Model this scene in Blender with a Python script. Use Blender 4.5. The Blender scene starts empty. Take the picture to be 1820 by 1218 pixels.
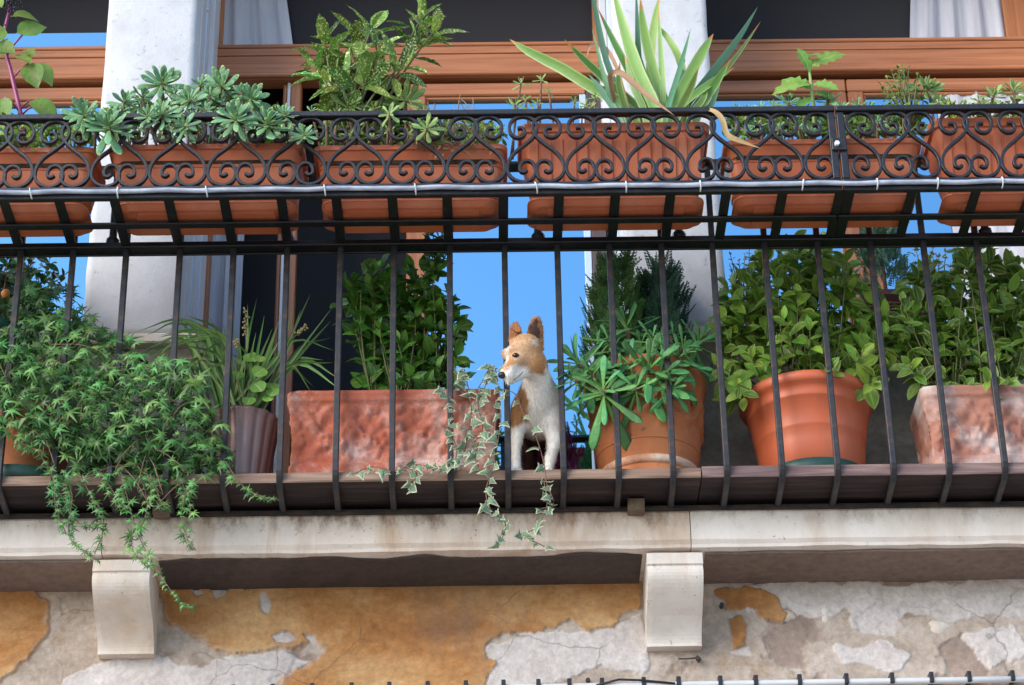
import bpy, math, random
import numpy as np
from mathutils import Vector, Matrix, noise as mn
random.seed(7); rng = random.Random(11)
S = bpy.context.scene
COL = S.collection
# ------------------------------------------------------------------ camera
F = 4250.0; PITCH = math.radians(29.6); YAW = 0.0125; ROLL = 0.018; D0 = 6.16; Z0 = 4.65
fw = Vector((math.sin(YAW)*math.cos(PITCH), math.cos(YAW)*math.cos(PITCH), math.sin(PITCH)))
r0 = Vector((math.cos(YAW), -math.sin(YAW), 0)); u0 = r0.cross(fw)
CR = r0*math.cos(ROLL) - u0*math.sin(ROLL); CU = u0*math.cos(ROLL) + r0*math.sin(ROLL)
CC = Vector((0, 0, Z0)) - fw*D0
cam = bpy.data.cameras.new('camera'); co = bpy.data.objects.new('camera', cam); COL.objects.link(co)
mw = Matrix((CR, CU, -fw)).transposed().to_4x4(); mw.translation = CC; co.matrix_world = mw
cam.sensor_width = 36; cam.lens = F/1820*36; cam.clip_end = 2000; cam.clip_start = .05
cam.dof.use_dof = False
S.camera = co
# ------------------------------------------------------------------ world, sun, exposure
SUN_EL = math.radians(27); SUN_AZ = math.radians(-128)      # azimuth clockwise from +Y (into the building): fairly low, front left
w = bpy.data.worlds.new('World'); S.world = w; w.use_nodes = True
nt = w.node_tree; bg = nt.nodes['Background']; sky = nt.nodes.new('ShaderNodeTexSky')
sky.sky_type = 'NISHITA'; sky.sun_disc = False; sky.sun_elevation = SUN_EL; sky.sun_rotation = SUN_AZ
sky.air_density = 1.0; sky.dust_density = .3; sky.ozone_density = 3.0
nt.links.new(sky.outputs[0], bg.inputs[0]); bg.inputs[1].default_value = .10
sl = bpy.data.lights.new('sun', 'SUN'); sl.energy = 1.4; sl.angle = math.radians(45); sl.color = (1, .91, .80)
so = bpy.data.objects.new('sun', sl); COL.objects.link(so)
sd = Vector((math.sin(SUN_AZ)*math.cos(SUN_EL), math.cos(SUN_AZ)*math.cos(SUN_EL), math.sin(SUN_EL)))
so.rotation_euler = sd.to_track_quat('Z', 'Y').to_euler()
S.view_settings.view_transform = 'Standard'; S.view_settings.look = 'None'
S.view_settings.exposure = 1.68; S.view_settings.gamma = 1
S.render.engine = 'CYCLES'
# ------------------------------------------------------------------ pixel -> place helpers (a pixel gives a direction, the plane gives the distance)
def ray(px, py): return fw + CR*((px-910)/F) - CU*((py-609)/F)
def PY(px, py, Y):
    d = ray(px, py); return CC + d*((Y-CC.y)/d.y)
def PZ(px, py, Z):
    d = ray(px, py); return CC + d*((Z-CC.z)/d.z)
def pix(p):
    d = Vector(p)-CC; k = d.dot(fw); return 910+F*d.dot(CR)/k, 609-F*d.dot(CU)/k
PXM = 1/690.0                                   # metres per photo pixel near the railing
# ------------------------------------------------------------------ object helpers
WM = {}
def link(o, parent, M):
    COL.objects.link(o); WM[o.name] = M
    if parent is not None:
        o.parent = parent; o.matrix_basis = WM[parent.name].inverted() @ M
    else:
        o.matrix_basis = M
    return o
def tag(o, label=None, cat=None, group=None, kind=None):
    if label: o['label'] = label
    if cat: o['category'] = cat
    if group: o['group'] = group
    if kind: o['kind'] = kind
    return o
def thing(name, loc, label, cat, group=None):
    return tag(link(bpy.data.objects.new(name, None), None, Matrix.Translation(Vector(loc))), label, cat, group)
def mesh(name, v, f, mat=None, smooth=False, uv=None):
    m = bpy.data.meshes.new(name); m.from_pydata([tuple(a) for a in v], [], f)
    if mat: m.materials.append(mat)
    if smooth: m.polygons.foreach_set('use_smooth', [True]*len(m.polygons))
    if uv:
        ul = m.uv_layers.new(name='UVMap'); vi = [0]*len(m.loops); m.loops.foreach_get('vertex_index', vi)
        ul.data.foreach_set('uv', [c for i in vi for c in uv[i]])
    m.update(); return m
def ob(name, m, parent=None, M=None):
    return link(bpy.data.objects.new(name, m), parent, M or Matrix.Identity(4))
def wob(name, v, f, mat, parent=None, smooth=False, org=None):
    """mesh given in world coordinates; the origin goes to the parent's origin (or org)"""
    if org is None:
        org = WM[parent.name].translation.copy() if parent is not None else sum((Vector(a) for a in v), Vector())/len(v)
    org = Vector(org)
    return ob(name, mesh(name, [Vector(a)-org for a in v], f, mat, smooth), parent, Matrix.Translation(org))
def boxvf(x0, x1, y0, y1, z0, z1, b=0.0):
    if b <= 0:
        v = [(x, y, z) for x in (x0, x1) for y in (y0, y1) for z in (z0, z1)]
        return v, [(0,1,3,2), (4,6,7,5), (0,4,5,1), (2,3,7,6), (0,2,6,4), (1,5,7,3)]
    v = []; f = []                                # chamfered box: 24 vertices
    c = [(x0, x1), (y0, y1), (z0, z1)]; idx = {}
    for ix in (0,1):
        for iy in (0,1):
            for iz in (0,1):
                for ax in range(3):
                    p = []
                    for k, i in enumerate((ix, iy, iz)):
                        q = c[k][i]
                        if k != ax: q += b if i == 0 else -b
                        p.append(q)
                    idx[(ix,iy,iz,ax)] = len(v); v.append(tuple(p))
    for ax in range(3):
        o = [k for k in range(3) if k != ax]
        for i in (0,1):
            q = []
            for a, bb in ((0,0), (1,0), (1,1), (0,1)):
                k = [0,0,0]; k[ax] = i; k[o[0]] = a; k[o[1]] = bb; q.append(idx[(*k, ax)])
            f.append(tuple(q))
    for ax in range(3):
        o = [k for k in range(3) if k != ax]
        for a in (0,1):
            for bb in (0,1):
                k0 = [0,0,0]; k1 = [0,0,0]; k0[o[0]] = k1[o[0]] = a; k0[o[1]] = k1[o[1]] = bb; k1[ax] = 1
                f.append((idx[(*k0, o[0])], idx[(*k0, o[1])], idx[(*k1, o[1])], idx[(*k1, o[0])]))
    for ix in (0,1):
        for iy in (0,1):
            for iz in (0,1): f.append(tuple(idx[(ix,iy,iz,a)] for a in range(3)))
    return v, f
def fixn(m):
    import bmesh
    b = bmesh.new(); b.from_mesh(m); bmesh.ops.recalc_face_normals(b, faces=b.faces); b.to_mesh(m); b.free(); return m
def box(name, x0, x1, y0, y1, z0, z1, mat, parent=None, b=.002):
    v, f = boxvf(x0, x1, y0, y1, z0, z1, b); o = wob(name, v, f, mat, parent); fixn(o.data); return o
def pbox(name, px0, px1, py0, py1, Y0, Y1, mat, parent=None, b=.002):
    """upright box whose front face (at depth Y0) covers the given pixel span"""
    cx, cy = (px0+px1)/2, (py0+py1)/2
    return box(name, PY(px0, cy, Y0).x, PY(px1, cy, Y0).x, Y0, Y1, PY(cx, py1, Y0).z, PY(cx, py0, Y0).z, mat, parent, b)
def catmull(pts, n=6):
    P = [Vector(p) for p in pts]; P = [P[0]*2-P[1]] + P + [P[-1]*2-P[-2]]; out = []
    for i in range(1, len(P)-2):
        a, b, c, d = P[i-1:i+3]
        for k in range(n):
            t = k/n
            out.append(.5*((2*b)+(c-a)*t+(2*a-5*b+4*c-d)*t*t+(3*b-a-3*c+d)*t**3))
    out.append(P[-2]); return out
def tubevf(path, rad, ns=6, cap=True):
    v = []; f = []; n = len(path)
    up = Vector((0, 0, 1))
    for i, p in enumerate(path):
        t = (path[min(i+1, n-1)]-path[max(i-1, 0)])
        t = t.normalized() if t.length > 1e-9 else Vector((0,0,1))
        a = t.cross(up)
        if a.length < .1: a = t.cross(Vector((1,0,0)))
        a.normalize(); b = a.cross(t); r = rad[i] if isinstance(rad, (list, tuple)) else rad
        for k in range(ns):
            q = 2*math.pi*k/ns; v.append(p + a*(r*math.cos(q)) + b*(r*math.sin(q)))
    for i in range(n-1):
        for k in range(ns):
            k2 = (k+1) % ns; f.append((i*ns+k, i*ns+k2, (i+1)*ns+k2, (i+1)*ns+k))
    if cap: f.append(tuple(range(ns))[::-1]); f.append(tuple((n-1)*ns+k for k in range(ns)))
    return v, f
def tube(name, path, rad, mat, parent=None, ns=6):
    v, f = tubevf([Vector(p) for p in path], rad, ns); return wob(name, v, f, mat, parent, True)
class MB:
    def __init__(s): s.v = []; s.f = []
    def add(s, v, f):
        n = len(s.v); s.v += [Vector(a) for a in v]; s.f += [tuple(i+n for i in q) for q in f]
    def build(s, name, mat, parent, smooth=True): return wob(name, s.v, s.f, mat, parent, smooth)
def lathe(name, prof, cx, cy, mat, parent=None, ns=48, rfun=None):
    v = []; f = []
    for (r, z) in prof:
        for k in range(ns):
            a = 2*math.pi*k/ns; rr = r if rfun is None else rfun(r, z, a)
            v.append((cx+rr*math.cos(a), cy+rr*math.sin(a), z))
    n = len(prof)
    for i in range(n-1):
        for k in range(ns):
            k2 = (k+1) % ns; f.append((i*ns+k, i*ns+k2, (i+1)*ns+k2, (i+1)*ns+k))
    f.append(tuple(range(ns))[::-1]); f.append(tuple((n-1)*ns+k for k in range(ns)))
    return wob(name, v, f, mat, parent, True)
# ------------------------------------------------------------------ materials
def nodes(name):
    m = bpy.data.materials.new(name); m.use_nodes = True; t = m.node_tree
    return m, t, t.nodes['Principled BSDF']
def N(t, typ, **k):
    n = t.nodes.new(typ)
    for a, b in k.items():
        if hasattr(n, a): setattr(n, a, b)
    return n
def ramp(t, fac, stops):
    r = t.nodes.new('ShaderNodeValToRGB'); e = r.color_ramp.elements
    while len(e) < len(stops): e.new(.5)
    for i, (p, c) in enumerate(stops): e[i].position = p; e[i].color = (*c, 1)
    t.links.new(fac, r.inputs[0]); return r.outputs[0]
def tex(t, scale, detail=6, rough=.6, sc=(1,1,1), dist=0.0, co='Object'):
    tc = t.nodes.new('ShaderNodeTexCoord'); mp = t.nodes.new('ShaderNodeMapping'); mp.inputs['Scale'].default_value = sc
    t.links.new(tc.outputs[co], mp.inputs[0]); n = t.nodes.new('ShaderNodeTexNoise')
    n.inputs['Scale'].default_value = scale; n.inputs['Detail'].default_value = detail; n.inputs['Roughness'].default_value = rough
    n.inputs['Distortion'].default_value = dist; t.links.new(mp.outputs[0], n.inputs[0]); return n.outputs[0]
def mix(t, fac, a, b, mode='MIX'):
    m = t.nodes.new('ShaderNodeMix'); m.data_type = 'RGBA'; m.blend_type = mode
    for s, val in ((0, fac), (6, a), (7, b)):
        if isinstance(val, (int, float)): m.inputs[s].default_value = val
        elif isinstance(val, tuple): m.inputs[s].default_value = (*val, 1)
        else: t.links.new(val, m.inputs[s])
    return m.outputs[2]
def bump(t, p, h, strength=.4, dist=.004):
    b = t.nodes.new('ShaderNodeBump'); b.inputs['Strength'].default_value = strength; b.inputs['Distance'].default_value = dist
    t.links.new(h, b.inputs['Height']); t.links.new(b.outputs[0], p.inputs['Normal'])
def simple(name, c, rough=.6, c2=None, sc=8, lo=.35, hi=.65, bs=.0, bscale=60, metal=0, sxyz=(1,1,1), bd=.003, co='Object', spec=.5):
    m, t, p = nodes(name); p.inputs['Roughness'].default_value = rough; p.inputs['Metallic'].default_value = metal
    p.inputs['Specular IOR Level'].default_value = spec
    p.inputs['Base Color'].default_value = (*c, 1)
    if c2: t.links.new(ramp(t, tex(t, sc, 8, .65, sxyz, co=co), [(lo, c), (hi, c2)]), p.inputs['Base Color'])
    if bs: bump(t, p, tex(t, bscale, 8, .7, sxyz, co=co), bs, bd)
    return m
def vary(t, col, amount=.5, huej=.03):
    """per-object / per-island jitter of a leaf colour"""
    oi = t.nodes.new('ShaderNodeObjectInfo'); ge = t.nodes.new('ShaderNodeNewGeometry')
    ad = N(t, 'ShaderNodeMath', operation='ADD'); fr = N(t, 'ShaderNodeMath', operation='FRACT')
    t.links.new(oi.outputs['Random'], ad.inputs[0]); t.links.new(ge.outputs['Random Per Island'], ad.inputs[1]); t.links.new(ad.outputs[0], fr.inputs[0])
    hs = t.nodes.new('ShaderNodeHueSaturation'); t.links.new(col, hs.inputs['Color'])
    mr = t.nodes.new('ShaderNodeMapRange'); mr.inputs[3].default_value = 1-amount; mr.inputs[4].default_value = 1+amount
    t.links.new(fr.outputs[0], mr.inputs[0]); t.links.new(mr.outputs[0], hs.inputs['Value'])
    m7 = N(t, 'ShaderNodeMath', operation='MULTIPLY'); m7.inputs[1].default_value = 7.31; f7 = N(t, 'ShaderNodeMath', operation='FRACT')
    t.links.new(fr.outputs[0], m7.inputs[0]); t.links.new(m7.outputs[0], f7.inputs[0])
    mh = t.nodes.new('ShaderNodeMapRange'); mh.inputs[3].default_value = .5-huej; mh.inputs[4].default_value = .5+huej
    t.links.new(f7.outputs[0], mh.inputs[0]); t.links.new(mh.outputs[0], hs.inputs['Hue'])
    return hs.outputs[0], f7.outputs[0]
def leafmat(name, c, c2=None, base=None, ribw=.13, rib=None, edge=None, tip=None, rough=.42, trans=.25, speck=None, amount=.4, huej=.025, tipat=.86, spec=.4):
    m, t, p = nodes(name); out = t.nodes['Material Output']
    uv = t.nodes.new('ShaderNodeUVMap'); sp = t.nodes.new('ShaderNodeSeparateXYZ'); t.links.new(uv.outputs[0], sp.inputs[0])
    col = ramp(t, tex(t, 3.0, 3, .5), [(.3, c), (.7, c2 or c)])
    col, rnd = vary(t, col, amount, huej)
    au = N(t, 'ShaderNodeMath', operation='ABSOLUTE'); t.links.new(sp.outputs[0], au.inputs[0])
    if speck:
        col = mix(t, ramp(t, tex(t, 16, 4, .6), [(.555, (0,0,0)), (.62, (1,1,1))]), col, speck)
    if edge:
        nz = N(t, 'ShaderNodeMath', operation='ADD'); t.links.new(au.outputs[0], nz.inputs[0])
        ns = N(t, 'ShaderNodeMath', operation='MULTIPLY'); ns.inputs[1].default_value = .5; t.links.new(tex(t, 7, 3), ns.inputs[0]); t.links.new(ns.outputs[0], nz.inputs[1])
        col = mix(t, ramp(t, nz.outputs[0], [(.93, (0,0,0)), (1.0, (1,1,1))]), col, edge)
    if rib: col = mix(t, ramp(t, au.outputs[0], [(.0, (1,1,1)), (ribw, (0,0,0))]), col, rib)
    if base: col = mix(t, ramp(t, sp.outputs[1], [(.05, (.9,.9,.9)), (.55, (0,0,0))]), col, base)
    if tip:
        ad = N(t, 'ShaderNodeMath', operation='ADD'); t.links.new(sp.outputs[1], ad.inputs[0])
        ms = N(t, 'ShaderNodeMath', operation='MULTIPLY'); ms.inputs[1].default_value = .12; t.links.new(tex(t, 30, 3), ms.inputs[0]); t.links.new(ms.outputs[0], ad.inputs[1])
        col = mix(t, ramp(t, ad.outputs[0], [(tipat+.05, (0,0,0)), (tipat+.075, (1,1,1))]), col, tip)
    t.links.new(col, p.inputs['Base Color']); p.inputs['Roughness'].default_value = rough; p.inputs['Specular IOR Level'].default_value = spec
    bump(t, p, tex(t, 9, 4, .6), .25, .02)
    tr = t.nodes.new('ShaderNodeBsdfTranslucent'); t.links.new(col, tr.inputs[0])
    mx = t.nodes.new('ShaderNodeMixShader'); mx.inputs[0].default_value = trans
    t.links.new(p.outputs[0], mx.inputs[1]); t.links.new(tr.outputs[0], mx.inputs[2]); t.links.new(mx.outputs[0], out.inputs[0])
    return m
def wood(name, c, c2, c3, sxyz, rough=.45, bs=.25):
    m, t, p = nodes(name); g = tex(t, 6, 8, .62, sxyz, .6)
    col = ramp(t, g, [(.3, c), (.5, c2), (.72, c3)])
    t.links.new(col, p.inputs['Base Color']); p.inputs['Roughness'].default_value = rough; bump(t, p, g, bs, .003); return m
MT = {}
MT['iron'] = simple('black_iron', (.007,.007,.010), .42, (.045,.028,.022), 34, .52, .8, .35, 140, spec=.6)
def iron_rust():
    m, t, p = nodes('rusty_iron')
    z = N(t, 'ShaderNodeTexCoord'); 
    col = ramp(t, tex(t, 25, 8, .7), [(.40, (.014,.015,.020)), (.54, (.028,.025,.026)), (.62, (.085,.038,.022)), (.72, (.14,.06,.03)), (.8, (.05,.03,.022))])
    t.links.new(col, p.inputs['Base Color']); p.inputs['Roughness'].default_value = .5; bump(t, p, tex(t, 150, 6, .7), .4, .002); return m
MT['rust'] = iron_rust()
MT['strip'] = simple('rusted_strip', (.014,.012,.012), .7, (.075,.045,.03), 22, .4, .72, .6, 90)
MT['tc'] = simple('terracotta_plastic', (.50,.12,.045), .46, (.58,.165,.07), 5, .3, .7, .12, 200)
MT['tcpot'] = simple('terracotta_pot_plastic', (.52,.105,.04), .46, (.57,.135,.055), 3, .3, .7, .06, 220)
def bloom(m, c, fac):
    t = m.node_tree; p = t.nodes['Principled BSDF']; l = p.inputs['Base Color'].links[0].from_socket
    a = ramp(t, tex(t, 6, 12, .75, (1,1,.45), .3), [(.5, (0,0,0)), (.78, (fac,)*3)]); k = ramp(t, tex(t, 26, 8, .7), [(.55, (0,0,0)), (.75, (fac*.8,)*3)])
    col = mix(t, k, mix(t, a, l, c), tuple(.5*x for x in c)); t.links.new(col, p.inputs['Base Color'])
bloom(MT['tc'], (.60,.33,.22), .35); bloom(MT['tcpot'], (.60,.30,.19), .3)
MT['clay'] = simple('terracotta_clay', (.42,.13,.045), .75, (.50,.20,.09), 9, .35, .7, .4, 60)
MT['soil'] = simple('soil', (.022,.015,.010), .95, (.05,.035,.022), 60, .4, .6, .8, 120, bd=.01)
MT['tube'] = simple('clear_tube', (.26,.29,.36), .18, (.48,.52,.60), 40, .4, .6, .3, 80, sxyz=(.3,1,1))
MT['tie'] = simple('tie', (.75,.76,.78), .4)
MT['steel'] = simple('white_cap', (.7,.72,.72), .4)
MT['pvc'] = simple('white_conduit', (.62,.62,.62), .4, (.7,.7,.7), 10)
MT['black'] = simple('black_plastic', (.015,.015,.018), .45)
MT['bluepipe'] = simple('pale_blue_conduit', (.40,.52,.68), .4, (.5,.6,.72), 20, sxyz=(1,1,.2))
MT['trim'] = simple('white_trim', (.55,.56,.6), .6, (.68,.68,.72), 14, .3, .7, .2, 60, sxyz=(1,1,.25))
MT['greenp'] = simple('dark_green_plastic', (.012,.05,.042), .45, (.02,.07,.055), 20)
MT['bin'] = simple('brown_plastic', (.07,.022,.022), .5, (.10,.032,.03), 30, .3, .7, .4, 50)
def stone(name, a, b, stain, top):
    m, t, p = nodes(name)
    col = ramp(t, tex(t, 7, 10, .7), [(.3, a), (.65, b)])
    st = tex(t, 4.5, 8, .65, (1, 1, .22), .4)
    col = mix(t, ramp(t, st, [(.46, (0,0,0)), (.66, (1,1,1))]), col, stain)
    pt = tex(t, 70, 4, .7)
    col = mix(t, ramp(t, pt, [(.64, (0,0,0)), (.72, (1,1,1))]), col, tuple(.35*x for x in a))
    if top:
        tc = t.nodes.new('ShaderNodeTexCoord'); s3 = t.nodes.new('ShaderNodeSeparateXYZ'); t.links.new(tc.outputs['Generated'], s3.inputs[0])
        mm = N(t, 'ShaderNodeMath', operation='MULTIPLY'); t.links.new(s3.outputs[2], mm.inputs[0]); t.links.new(ramp(t, tex(t, 22, 9, .75, (1,1,.5)), [(.3,(0,0,0)),(.75,(1,1,1))]), mm.inputs[1])
        col = mix(t, ramp(t, mm.outputs[0], [(.26, (0,0,0)), (.62, (.9,.9,.9))]), col, top)
    t.links.new(col, p.inputs['Base Color']); p.inputs['Roughness'].default_value = .85
    bump(t, p, tex(t, 45, 10, .75), .35, .006); return m
MT['slab'] = stone('slab_stone', (.64,.53,.44), (.80,.70,.60), (.46,.29,.17), (.20,.12,.08))
MT['slab2'] = stone('slab_stone_clean', (.70,.61,.54), (.82,.74,.67), (.64,.53,.44), (.5,.4,.33))
MT['corbel'] = stone('corbel_stone', (.68,.60,.52), (.82,.75,.68), (.62,.46,.33), None)
def pillarmat():
    m, t, p = nodes('pillar_stone'); col = ramp(t, tex(t, 9, 10, .7), [(.3, (.50,.50,.52)), (.7, (.64,.64,.66))])
    col = mix(t, ramp(t, tex(t, 48, 4, .65), [(.62, (0,0,0)), (.70, (.8,.8,.8))]), col, (.34,.335,.35))
    col = mix(t, ramp(t, tex(t, 2.5, 8, .7, (1,1,.4)), [(.52, (0,0,0)), (.75, (.6,.6,.6))]), col, (.42,.40,.40))
    t.links.new(col, p.inputs['Base Color']); p.inputs['Roughness'].default_value = .85; bump(t, p, tex(t, 60, 8, .75), .4, .005); return m
MT['pillar'] = pillarmat()
def plaster(name, a, b, c, d, bs=.6):
    m, t, p = nodes(name)
    n1 = tex(t, 2.2, 12, .68, dist=.5); n2 = tex(t, 6, 12, .72, dist=.8); n3 = tex(t, 40, 8, .7)
    col = ramp(t, n1, [(.36, a), (.5, b), (.62, c)])
    col = mix(t, ramp(t, n2, [(.56, (0,0,0)), (.6, (1,1,1))]), col, d)
    col = mix(t, .35, col, ramp(t, n3, [(.3, tuple(.45*x for x in a)), (.7, tuple(min(1, 1.25*x) for x in c))]))
    t.links.new(col, p.inputs['Base Color']); p.inputs['Roughness'].default_value = .92
    ad = N(t, 'ShaderNodeMath', operation='ADD'); t.links.new(n2, ad.inputs[0])
    ml = N(t, 'ShaderNodeMath', operation='MULTIPLY'); ml.inputs[1].default_value = .5; t.links.new(n3, ml.inputs[0]); t.links.new(ml.outputs[0], ad.inputs[1])
    bump(t, p, ad.outputs[0], bs, .012); return m
MT['plaster'] = plaster('grey_plaster', (.30,.24,.20), (.46,.385,.335), (.60,.53,.48), (.38,.285,.22), .9)
MT['flake'] = plaster('pale_plaster', (.55,.49,.46), (.64,.585,.55), (.70,.65,.62), (.52,.45,.41), .6)
MT['ochre'] = plaster('ochre_plaster', (.26,.115,.030), (.42,.20,.060), (.56,.33,.13), (.35,.165,.048), .35)
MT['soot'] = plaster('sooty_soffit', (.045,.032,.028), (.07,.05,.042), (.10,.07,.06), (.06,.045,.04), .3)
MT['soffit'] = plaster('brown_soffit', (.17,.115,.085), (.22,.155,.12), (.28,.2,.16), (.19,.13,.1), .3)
MT['parapet'] = plaster('dark_parapet', (.22,.19,.155), (.34,.295,.25), (.42,.37,.32), (.27,.23,.19), .6)
MT['woodx'] = wood('varnished_wood_rail', (.27,.085,.03), (.40,.145,.055), (.50,.205,.085), (.3,5,11), .42)
MT['woodz'] = wood('varnished_wood_stile', (.25,.075,.026), (.37,.13,.048), (.46,.18,.07), (10,6,.35), .42)
MT['plank'] = wood('weathered_plank', (.10,.055,.04), (.24,.15,.105), (.42,.30,.22), (.5,6,9), .8, .6)
MT['plank2'] = wood('dark_plank', (.085,.05,.05), (.17,.105,.10), (.36,.25,.2), (.5,6,8), .8, .6)
MT['dframe'] = simple('shade_toned_frame', (.05,.035,.04), .5, (.075,.05,.05), 10, sxyz=(3,3,.3))  # right jamb of the middle window, its shade painted into the colour
MT['pside'] = wood('shade_toned_plank', (.010,.006,.006), (.028,.016,.014), (.075,.045,.035), (.5,6,9), .85, .5)  # plank underside: its shade is put into a near-black wood colour
MT['screen'] = simple('insect_screen', (.013,.011,.014), .8, (.017,.015,.018), 300)
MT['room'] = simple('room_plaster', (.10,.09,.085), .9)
MT['curtain'] = simple('curtain', (.46,.45,.50), .9, (.55,.54,.58), 20, sxyz=(1,1,.1))
def glassmat():
    m, t, p = nodes('window_glass'); out = t.nodes['Material Output']
    g = t.nodes.new('ShaderNodeBsdfGlossy'); g.inputs['Color'].default_value = (.43,.76,.93,1); g.inputs['Roughness'].default_value = .02
    d = t.nodes.new('ShaderNodeBsdfTransparent'); d.inputs[0].default_value = (.35,.38,.42,1)
    mx = t.nodes.new('ShaderNodeMixShader'); mx.inputs[0].default_value = .82
    t.links.new(d.outputs[0], mx.inputs[1]); t.links.new(g.outputs[0], mx.inputs[2]); t.links.new(mx.outputs[0], out.inputs[0]); return m
MT['glass'] = glassmat()
def reliefmat(name, tc1, tc2, white, lo, hi):
    m, t, p = nodes(name)
    col = ramp(t, tex(t, 6, 8, .6), [(.3, tc1), (.7, tc2)])
    ge = t.nodes.new('ShaderNodeNewGeometry')
    n = tex(t, 15, 12, .82, (1,1,.8), .25)
    big_ = ramp(t, tex(t, 5, 6, .6, (.8,1,1), .3), [(.42, (.08,.08,.08)), (.60, (1,1,1))])
    col = mix(t, mix(t, 1.0, ramp(t, n, [(lo, (0,0,0)), (hi, (.95,.95,.95))]), big_, 'MULTIPLY'), col, white)
    col = mix(t, ramp(t, tex(t, 30, 6, .7), [(.62, (0,0,0)), (.72, (.8,.8,.8))]), col, (.12,.06,.04))
    t.links.new(col, p.inputs['Base Color']); p.inputs['Roughness'].default_value = .85; bump(t, p, tex(t, 35, 8, .7), .5, .006); return m
MT['relief'] = reliefmat('weathered_terracotta', (.31,.062,.028), (.42,.115,.052), (.62,.48,.43), .42, .60)
MT['relief2'] = reliefmat('lime_crusted_terracotta', (.34,.10,.058), (.42,.19,.12), (.64,.58,.55), .28, .48)
MT['claypot'] = reliefmat('aged_clay_pot', (.40,.115,.035), (.50,.19,.075), (.62,.46,.34), .60, .74)
MT['fluted'] = simple('brown_metal_pot', (.11,.055,.045), .34, (.24,.15,.135), 10, .35, .7, .25, 90, metal=.35, sxyz=(1,1,.3))
# foliage
MT['sedum'] = leafmat('sedum_leaf', base=(0.306,0.46,0.17), c= (0.14,0.31,0.151), c2=(0.209,0.434,0.197), rib=None, rough=.5, trans=.12, amount=.28, tip=(0.419,0.527,0.158), tipat=.92)
MT['sedum2'] = leafmat('green_sedum_leaf', base=(.40,.48,.18), c= (0.195,0.33,0.09), c2=(0.3,0.435,0.135), rough=.5, trans=.15, amount=.3)
MT['aeonium'] = leafmat('rosette_leaf', base=(0.19,0.378,0.072), c= (0.065,0.224,0.0598), c2=(0.116,0.319,0.0928), rib=None, rough=.42, trans=.12, amount=.35)
MT['euon'] = leafmat('glossy_leaf', (0.0497,0.152,0.0192), (0.116,0.269,0.0319), rib=(0.215,0.394,0.0745), rough=.3, trans=.22, amount=.5, huej=.02)
MT['euon2'] = leafmat('yellow_green_leaf', (0.118,0.252,0.0242), (0.217,0.368,0.0441), rib=(0.309,0.464,0.0882), edge=(0.271,0.368,0.0693), rough=.35, trans=.28, amount=.5, huej=.025)
MT['euon3'] = leafmat('mid_green_leaf', (0.0758,0.193,0.0242), (0.162,0.29,0.0386), rib=(0.285,0.425,0.0775), edge=(0.285,0.386,0.0775), rough=.32, trans=.25, amount=.5, huej=.02)
MT['citrus'] = leafmat('dark_citrus_leaf', (0.0202,0.0588,0.0196), (0.042,0.101,0.028), rib=(0.084,0.168,0.056), rough=.3, trans=.12, amount=.4)
MT['ivy'] = leafmat('bird_foot_ivy_leaf', (0.0605,0.167,0.0436), (0.128,0.274,0.0678), rib=(0.188,0.347,0.107), rough=.4, trans=.2, amount=.68, huej=.03)
MT['vivy'] = leafmat('variegated_ivy_leaf', (0.0938,0.188,0.106), (0.175,0.275,0.15), rib=(0.25,0.35,0.213), edge=(.50,.51,.35), rough=.42, trans=.2, amount=.25)
MT['aucuba'] = leafmat('speckled_leaf', (0.0949,0.207,0.03), (0.172,0.293,0.0525), rib=(0.293,0.38,0.105), speck=(0.85,0.85,0.33), rough=.33, trans=.22, amount=.55, huej=.04)
MT['yucca'] = leafmat('strap_leaf', (0.142,0.284,0.0594), (0.218,0.383,0.092), edge=(0.359,0.482,0.173), tip=(0.539,0.27,0.0756), rough=.4, trans=.25, amount=.35, tipat=.9)
MT['yucca2'] = leafmat('blue_strap_leaf', (0.09,0.225,0.128), (0.15,0.3,0.165), rough=.42, trans=.2, amount=.3)
MT['dead'] = leafmat('dead_leaf', (.34,.19,.085), (.52,.36,.20), rough=.7, trans=.2, amount=.3)
MT['poke'] = leafmat('pokeweed_leaf', ribw=.05, c= (0.176,0.304,0.048), c2=(0.256,0.4,0.08), rib=(0.48,0.128,0.192), rough=.45, trans=.35, amount=.3)
MT['weed'] = leafmat('weed_leaf', (0.182,0.364,0.052), (0.26,0.442,0.091), rib=(0.364,0.494,0.182), rough=.45, trans=.35, amount=.3)
MT['fern'] = leafmat('bright_leaflet', (0.3,0.45,0.0375), (0.413,0.55,0.075), rough=.5, trans=.35, amount=.3)
MT['grass'] = leafmat('grass_blade', (0.081,0.172,0.0375), (0.162,0.288,0.0675), rough=.4, trans=.25, amount=.45)
MT['conif'] = leafmat('conifer_spray', (0.0616,0.168,0.0468), (0.12,0.26,0.0585), rough=.6, trans=.1, amount=.4)
MT['conif2'] = leafmat('blue_conifer_spray', (0.0367,0.107,0.072), (0.0673,0.168,0.101), rough=.6, trans=.1, amount=.4)
MT['heather'] = leafmat('purple_flower', (0.132,0.0108,0.084), (0.264,0.0216,0.144), rough=.6, trans=.2, amount=.5)
MT['stem'] = simple('green_stem', (.09,.12,.03), .6, (.14,.13,.05), 30)
MT['bark'] = simple('brown_stem', (.12,.065,.04), .8, (.2,.12,.08), 50, .4, .6, .5, 100)
MT['pstem'] = simple('purple_stem', (.22,.02,.10), .4, (.30,.05,.13), 20)
MT['berry'] = simple('dark_berry', (.02,.008,.03), .3)
MT['fruit'] = simple('orange_fruit', (.55,.17,.02), .4, (.5,.22,.03), 10)
MT['seed'] = simple('tan_seed', (.45,.33,.17), .8, (.30,.28,.10), 40)
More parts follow.
